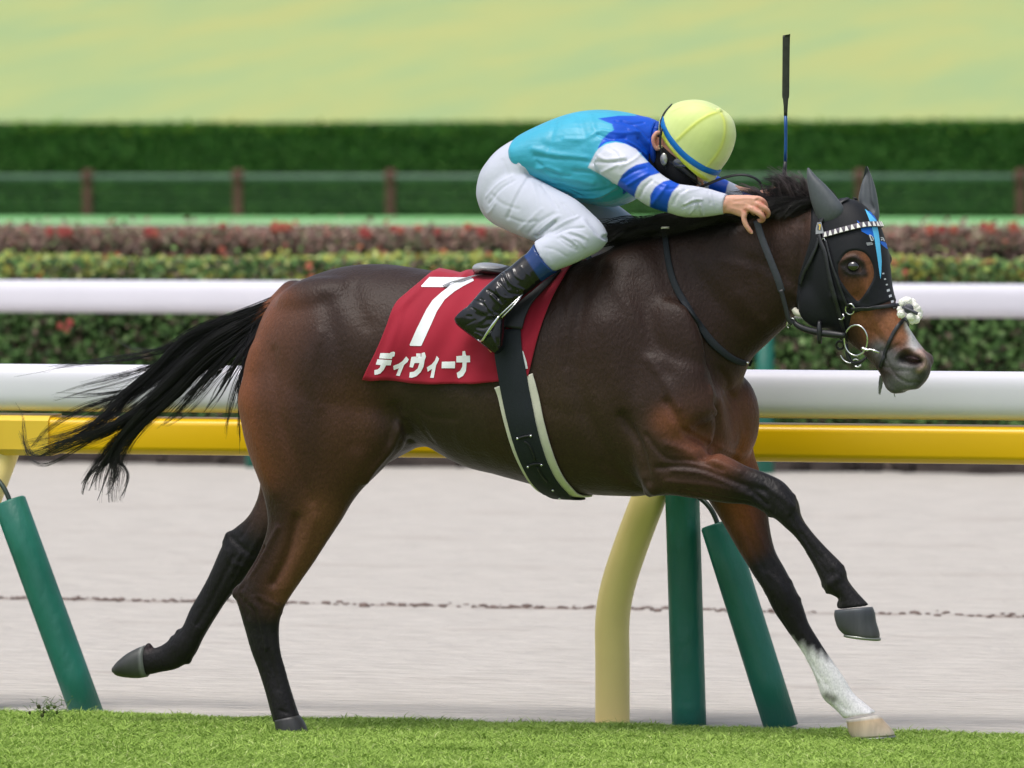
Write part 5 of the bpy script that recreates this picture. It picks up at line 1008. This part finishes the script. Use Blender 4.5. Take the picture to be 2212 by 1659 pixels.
SLS += [([(1200, 262), (1190, 300), (1180, 330)], .010, -.002), ([(1250, 250), (1262, 290), (1268, 330)], .012, -.0025), ([(1275, 248), (1284, 280)], .008, .0025), ([(1220, 300), (1260, 300), (1290, 285)], .008, .0025), ([(1160, 350), (1190, 372), (1230, 382)], .006, -.003), ([(1180, 395), (1220, 408), (1260, 425)], .006, -.003), ([(1240, 370), (1280, 375), (1310, 395)], .007, -.003), ([(1330, 262), (1360, 268), (1390, 265)], .005, -.0025), ([(1310, 316), (1330, 330), (1340, 350)], .005, -.0025), ([(1385, 330), (1370, 345), (1340, 360)], .005, .0025), ([(1415, 395), (1440, 408), (1465, 405)], .005, -.002), ([(1490, 462), (1500, 448), (1498, 430)], .004, .0025), ([(1530, 415), (1535, 440)], .003, -.002)]
sculpt(slm, [(a, b, c*1.3) for a, b, c in SLS])
V, E = mesh_np(slm); px = proj(V)
CY = np.array(sR((62, 170, 200))); BL = np.array(sR((0, 78, 198))); WH = np.array(sR((208, 210, 224)))
cc = np.tile(CY, (len(V), 1))
def reg(poly, c, sel=None, w=2.2):
    a = np.clip(sdpoly(px, np.array(poly, float))/w+.5, 0, 1)
    if sel is not None: a = a*sel
    cc[:] = cc*(1-a[:, None])+c*a[:, None]
yoke = [(1376, 236), (1374, 250), (1335, 250), (1292, 256), (1322, 268), (1326, 281), (1315, 287), (1301, 301), (1292, 319), (1296, 340), (1395, 385), (1445, 385), (1460, 230)]
reg(yoke, BL, (np.abs(V[:, 1]) < .19).astype(float)); reg(yoke, BL, (V[:, 1] > 0).astype(float))
nr = (V[:, 1] < -.095).astype(float)*(1-((V[:, 1] > -.15) & (px[:, 1] > 395) & (px[:, 0] < 1345)))
reg([(1270, 362), (1280, 342), (1286, 330), (1294, 320), (1310, 311), (1330, 307), (1352, 311), (1374, 322), (1388, 338), (1404, 354), (1450, 375), (1700, 420), (1600, 500), (1400, 475), (1340, 412), (1316, 388), (1289, 372)], WH, nr)
reg([(1330, 410), (1336, 392), (1345, 377), (1357, 366), (1374, 356), (1401, 350), (1440, 360), (1440, 370), (1424, 374), (1404, 380), (1386, 392), (1377, 404), (1371, 421), (1372, 440)], BL, nr)
reg([(1402, 470), (1404, 442), (1405, 421), (1415, 404), (1433, 392), (1450, 388), (1470, 380), (1480, 390), (1468, 398), (1452, 416), (1444, 436), (1442, 457), (1442, 480)], BL, nr)
fr = ((V[:, 1] > .1) & (px[:, 0] > 1400)).astype(float)
reg([(1380, 200), (1700, 200), (1700, 500), (1380, 500)], WH, fr); reg([(1538, 340), (1562, 340), (1574, 392), (1556, 460), (1524, 460)], BL, fr); reg([(1600, 380), (1606, 440), (1640, 460), (1650, 380)], BL, fr); reg([(1430, 300), (1475, 300), (1485, 470), (1420, 470)], BL, fr)
vcol(slm, cc); silk_m = mat("silks_mat", attr=True, rough=.42, spec=.4, noise=(9, .93, 1.06), bump=(15, .35, .012, (1, 1, 1.6)))
jput(me_obj("silks", slm, silk_m))
# collar
g = Geo(); g.add(*tube([P(1417, 282, -.05), P(1410, 315, -.068), P(1412, 345, -.055), P(1418, 362, 0), P(1412, 345, .055), P(1410, 315, .068), P(1417, 282, .05), P(1420, 268, 0), P(1417, 282, -.05)], .010, 10, 4)); jput(g.obj("collar", mat("collar_mat", sR((6, 62, 160)), .5, .4, noise=(30, .9, 1.1))))
# ---- helmet with yellow cap
hc = [(1434, 292, 1531, 394, .094, 0), (1427, 280, 1540, 391, .100, 0), (1427, 268, 1547, 379, .104, 0), (1429, 256, 1558, 362, .108, 0), (1437, 243, 1570, 345, .111, 0), (1448, 231, 1581, 320, .110, 0), (1468, 220, 1586.5, 294, .102, 0), (1495, 215, 1583, 268, .086, 0), (1522, 218, 1574, 252, .062, 0), (1545, 229, 1562, 244, .028, 0)]
hme2 = fuse([loft(hc, m=40, sub=5)], .004, 2); s1 = [(1556, 241), (1538, 246), (1515, 258), (1490, 277), (1462, 303)]; s2_ = [(1557, 242), (1566, 265), (1564, 300), (1550, 332), (1524, 363)]
sculpt(hme2, [(s1, .004, .0022), (s2_, .004, .0022), ([(1557, 241), (1558, 242)], .007, .006), ([(1556, 241), (1530, 232), (1490, 226), (1450, 240)], .004, .0018)])
V, E = mesh_np(hme2); px = proj(V); YE = np.array(sR((216, 230, 146))); YS = np.array(sR((216, 224, 92))); cc = np.tile(YE, (len(V), 1))
for s_ in (s1, s2_): 
    a = .75*np.exp(-(segdist(px, catmull(np.array(s_, float), 4))/4.5)**2)[:, None]; cc = cc*(1-a)+YS*a
d = (px[:, 0]-1434)*.0+0; br_ = np.clip((6-segdist(px, np.array([(1427, 280), (1442, 316), (1470, 345), (1500, 371), (1532, 393)], float)))/4, 0, 1)[:, None]; cc = cc*(1-br_)+np.array(sR((228, 240, 60)))*br_
vcol(hme2, cc); cap_m = mat("cap_mat", attr=True, rough=.5, spec=.35, sheen=.25, noise=(14, .96, 1.04), bump=(18, .2, .006)); helm = jput(me_obj("helmet", hme2, cap_m))
HBV = bvh_of(hme2)
def wrapY(Q, N): Qm, Nm = mirB(Q[::-1], N[::-1]); return np.vstack([Q, Qm]), np.vstack([N, Nm])
def hchild(g, name, m): o = g.obj(name, m); put(o, jock); o.parent = helm; o.matrix_parent_inverse = Matrix(); return o
Q, N = surf(HBV, [(1430, 256), (1434, 273), (1443, 292), (1458, 313), (1476, 333), (1497, 350), (1520, 364), (1545, 373), (1553, 371)], .0012); Q, N = wrapY(Q, N); g = Geo(); strip(g, Q, N, .0195, .0022); hchild(g, "cap_band", mat("cap_band_mat", sR((0, 110, 186)), .5, .4, noise=(30, .9, 1.08)))
Q, N = surf(HBV, [(1452, 227), (1440, 240), (1431, 256), (1427.5, 275), (1430, 288)], .002, 5); g = Geo(); strip(g, Q, N, .007, .003); hchild(g, "goggle_strap", leather_m)
g = Geo(); g.add(*ball(P(1557, 241, 0)+np.array([.0, -.028, .0]), (.012, .012, .012), 12, 8)); hchild(g, "button", cap_m); vcol(bpy.data.objects["button"].data, YE)
# ---- goggles, mask, ear hook
mask_m = mat("mask_mat", (.012, .012, .014), .8, .2, noise=(60, .8, 1.2)); mk = loft([(1424, 300, 1522, 380, .0795, 0), (1413, 312, 1516, 392, .079, 0), (1410, 324, 1508, 401, .078, 0), (1409, 340, 1501, 409, .074, 0), (1416, 362, 1484, 417, .0585, 0), (1432, 390, 1472, 423, .044, 0), (1444, 404, 1466, 425, .024, 0)], m=28); V, F = mk
g = Geo(); g.add(V, F); g.add(*loft([(1400, 315, 1425, 322, .062, 0), (1401, 345, 1430, 350, .066, 0), (1404, 375, 1440, 380, .05, 0)], m=24)); jput(g.obj("face_mask", mask_m))
gl = fuse([loft([(1436, 322, 1452, 372, .076, 0), (1462, 330, 1480, 378, .080, 0), (1492, 348, 1502, 392, .078, 0), (1512, 362, 1518, 402, .06, 0)], m=28, ex=2.6)], .003, 4); gog = jput(me_obj("goggles", gl, mat("goggle_frame_mat", (.010, .010, .012), .3, .5, noise=(40, .9, 1.1))))
lens_m = mat("lens_mat", (.05, .055, .05), .05, .8, coat=1)
g = Geo(); g.add(*ball(P(1470, 352, -.079), (.028, .006, .018), 18, 8)); o = g.obj("lens", lens_m); put(o, jock); o.parent = gog; o.matrix_parent_inverse = Matrix()
g = Geo(); g.add(*ball(P(1434, 344, -.088), (.0125, .007, .021), 18, 10)); jput(g.obj("goggle_clip", mat("clip_mat", (.42, .42, .38), .25, .5, metal=.6)))
g = Geo(); g.add(*tube([P(1421, 320, -.09), P(1425, 313, -.092), P(1430, 316, -.092), P(1428, 321, -.09), P(1423, 321, -.09)], .0016, 8, 3)); jput(g.obj("ear_hook", mat("hook_mat", sR((220, 206, 150)), .3, .5, metal=.5)))
g = Geo(); g.add(*tube([P(1430, 278, -.098), P(1426, 300, -.094), P(1428, 325, -.09), P(1432, 350, -.082), P(1440, 368, -.07), P(1452, 385, -.05)], .004, 8, 3)); jput(g.obj("chin_strap", leather_m))
# ---- boots
boot_m = mat("boot_mat", attr=True, rough=.17, spec=.5, coat=.1, bump=(14, .25, .01))
dY = min(0, bY+.045-(-.30))   # keep the boot outside the cloth
BT = [(1155, 526, 1201, 589, .052, -.275), (1141, 545, 1184, 601, .053, -.28), (1122, 560, 1166, 614, .052, -.29), (1103, 576, 1150, 628, .051, -.30), (1083, 590, 1135, 640, .050, -.31), (1064, 606, 1122, 652, .049, -.32), (1044, 624, 1108, 665, .047, -.325), (1028, 642, 1096, 680, .046, -.33), (1012, 660, 1088, 694, .044, -.335)]
FT = [(982, 690, 1008, 664, .026, -.335), (988, 702, 1035, 655, .036, -.335), (1004, 716, 1070, 668, .040, -.335), (1022, 729, 1088, 690, .042, -.335), (1040, 742, 1090, 708, .043, -.335), (1058, 756, 1090, 728, .040, -.335), (1072, 766, 1088, 748, .030, -.335)]
bt0 = [tuple(list(r[:5])+[r[5]+dY*min(1, max(0, i)/3)]) for i, r in enumerate(BT)]; ft0 = [tuple(list(r[:5])+[r[5]+dY]) for r in FT]
for s in (1, -1):
    pr_ = [loft(bt0, m=28), loft(ft0, m=24, ex=2.4)]
    if s == -1: pr_ = [mirror(p) for p in pr_]
    bt = fuse(pr_, .0035, 3)
    if s == 1:
        V, E = mesh_np(bt); px = proj(V); m = np.clip(1.6-np.hypot(px[:, 0]-1040, px[:, 1]-680)/30, 0, 1); V = smooth(V, E, 8, m, taubin=False); set_v(bt, V)
        z6 = lambda p: [(950.4+.1562*x, 535.7+.1562*y) for x, y in p]
        sculpt(bt, [(z6([(900, 300), (930, 420), (1010, 520), (1160, 580)]), .0035, .005), (z6([(860, 360), (900, 470), (940, 560)]), .0035, -.005), (z6([(820, 470), (880, 540), (960, 620), (1100, 640)]), .0035, -.005), (z6([(780, 560), (830, 650), (900, 690), (1000, 690)]), .0035, .005), (z6([(700, 640), (780, 720), (850, 790)]), .0035, .005), (z6([(660, 580), (740, 640), (800, 700)]), .004, -.006),
                    (z6([(610, 740), (660, 820), (720, 880)]), .0035, .005), (z6([(560, 700), (620, 760), (640, 820)]), .0035, -.004), (z6([(480, 720), (580, 760), (700, 860), (800, 900)]), .0035, -.004), (z6([(410, 780), (450, 830), (490, 860)]), .003, -.003), (z6([(380, 940), (430, 950)]), .003, -.003), (z6([(330, 1080), (380, 1050), (480, 1000)]), .0025, -.002), (z6([(520, 1100), (600, 1110), (680, 1080)]), .004, -.004), (z6([(480, 1180), (540, 1200), (580, 1230)]), .003, .003), (z6([(560, 1020), (640, 960), (700, 940)]), .005, .003), (z6([(700, 1180), (740, 1280), (800, 1400)]), .004, .004), (z6([(1000, 280), (1040, 380), (1130, 440)]), .004, .003), (z6([(1120, 260), (1200, 350), (1330, 500)]), .003, .0015)])
    V, E = mesh_np(bt); px = proj(V if s == 1 else V*np.array([1, -1, 1])); dist = (px-np.array([1175, 556]))@np.array([-.83, .56]); a = np.clip((34-dist)/2.5+.5, 0, 1)[:, None]; cc = np.array([.004, .0045, .006])*(1-a)+np.array([.006, .036, .16])*a
    vcol(bt, cc); jput(me_obj("boot", bt, boot_m))
# ---- stirrups (belong to the saddle)
Yb = -.335+dY
for s in (1, -1):
    def Q_(x, y, dy=0): p = P(x, y, Yb+dy); return p if s == 1 else p*np.array([1, -1, 1])
    g = Geo(); g.add(*tube([Q_(1078, 683, -.062), Q_(1066, 700, -.064), Q_(1052, 720, -.060), Q_(1043, 734, -.05), Q_(1037, 737, -.035), Q_(1032, 733, -.03)], [.003, .0055, .0045, .004, .0035, .002], 10, 4)); put(g.obj("stirrup", silver_m), saddle)
    g = Geo(); g.add(*tube([Q_(1129, 636, -.03), Q_(1105, 658, -.055), Q_(1078, 683, -.062)], .0026, 8, 3)); g.add(*tube([Q_(1127, 640, -.02), Q_(1106, 664, -.05), Q_(1084, 686, -.056)], .0024, 8, 3)); put(g.obj("stirrup_leather", silver_m), saddle)
# ---- whip
whip = empty("whip", tuple(float(v) for v in P(1692, 430, .088))); tag(whip, "black and blue riding whip standing upright behind the horse's neck", "whip")
g = Geo(); g.add(*tube([P(1690, 462, .088), P(1692, 400, .088), P(1694, 380, .088), P(1696.5, 348, .088)], [.008, .008, .0075, .0055], 14, 2)); put(g.obj("handle", strapm), whip)
g = Geo(); g.add(*tube([P(1696.5, 349, .088), P(1697.5, 300, .088), P(1697, 250, .088)], [.0056, .0052, .0056], 14, 2)); put(g.obj("shaft", mat("whip_shaft_mat", sR((10, 74, 140)), .4, .5, noise=(80, .85, 1.1))), whip)
g = Geo(); g.add(*loft([(1693.5, 250, 1700.5, 250, .0055, .088), (1693, 230, 1701.5, 230, .0055, .088), (1691, 213, 1703, 213, .005, .088), (1689.5, 205, 1705, 205, .0045, .088), (1690, 150, 1705.5, 150, .004, .088), (1690.5, 82, 1706.5, 82, .004, .088), (1691, 79, 1708, 73, .004, .088)], m=16, sub=2, ex=3)); put(g.obj("flap", mat("whip_flap_mat", (.022, .026, .018), .55, .4, noise=(60, .7, 1.3))), whip)
# ---- turf divot kicked up behind
dv = Geo(); c0 = P(100, 1534, -.05)
for i in range(11):
    c = c0+R.normal(0, 1, 3)*np.array([.022, .04, .016]); dv.add(*ball(c, R.uniform(.003, .008, 3), 7, 5))
dvo = dv.obj("turf_divot", mat("divot_mat", sR((70, 74, 48)), .95, .1, noise=(40, .6, 1.4))); 
divot = empty("turf_divot", tuple(float(v) for v in c0)); dvo.name = "soil"; put(dvo, divot); tag(divot, "small dark turf divot kicked up behind the horse", "divot")
bl = Geo()
for i in range(80):
    c = c0+R.normal(0, 1, 3)*np.array([.04, .04, .022])+np.array([.02, 0, .005]); d = nrm(R.normal(0, 1, 3)); bl.add(*tube([c, c+d*.018, c+d*.035+np.array([0, 0, -.004])], [.0011, .001, .0003], 3))
put(bl.obj("grass_tuft", blade_m), divot); vcol(bl and bpy.data.objects["grass_tuft"].data, np.array(sR((90, 120, 50))))
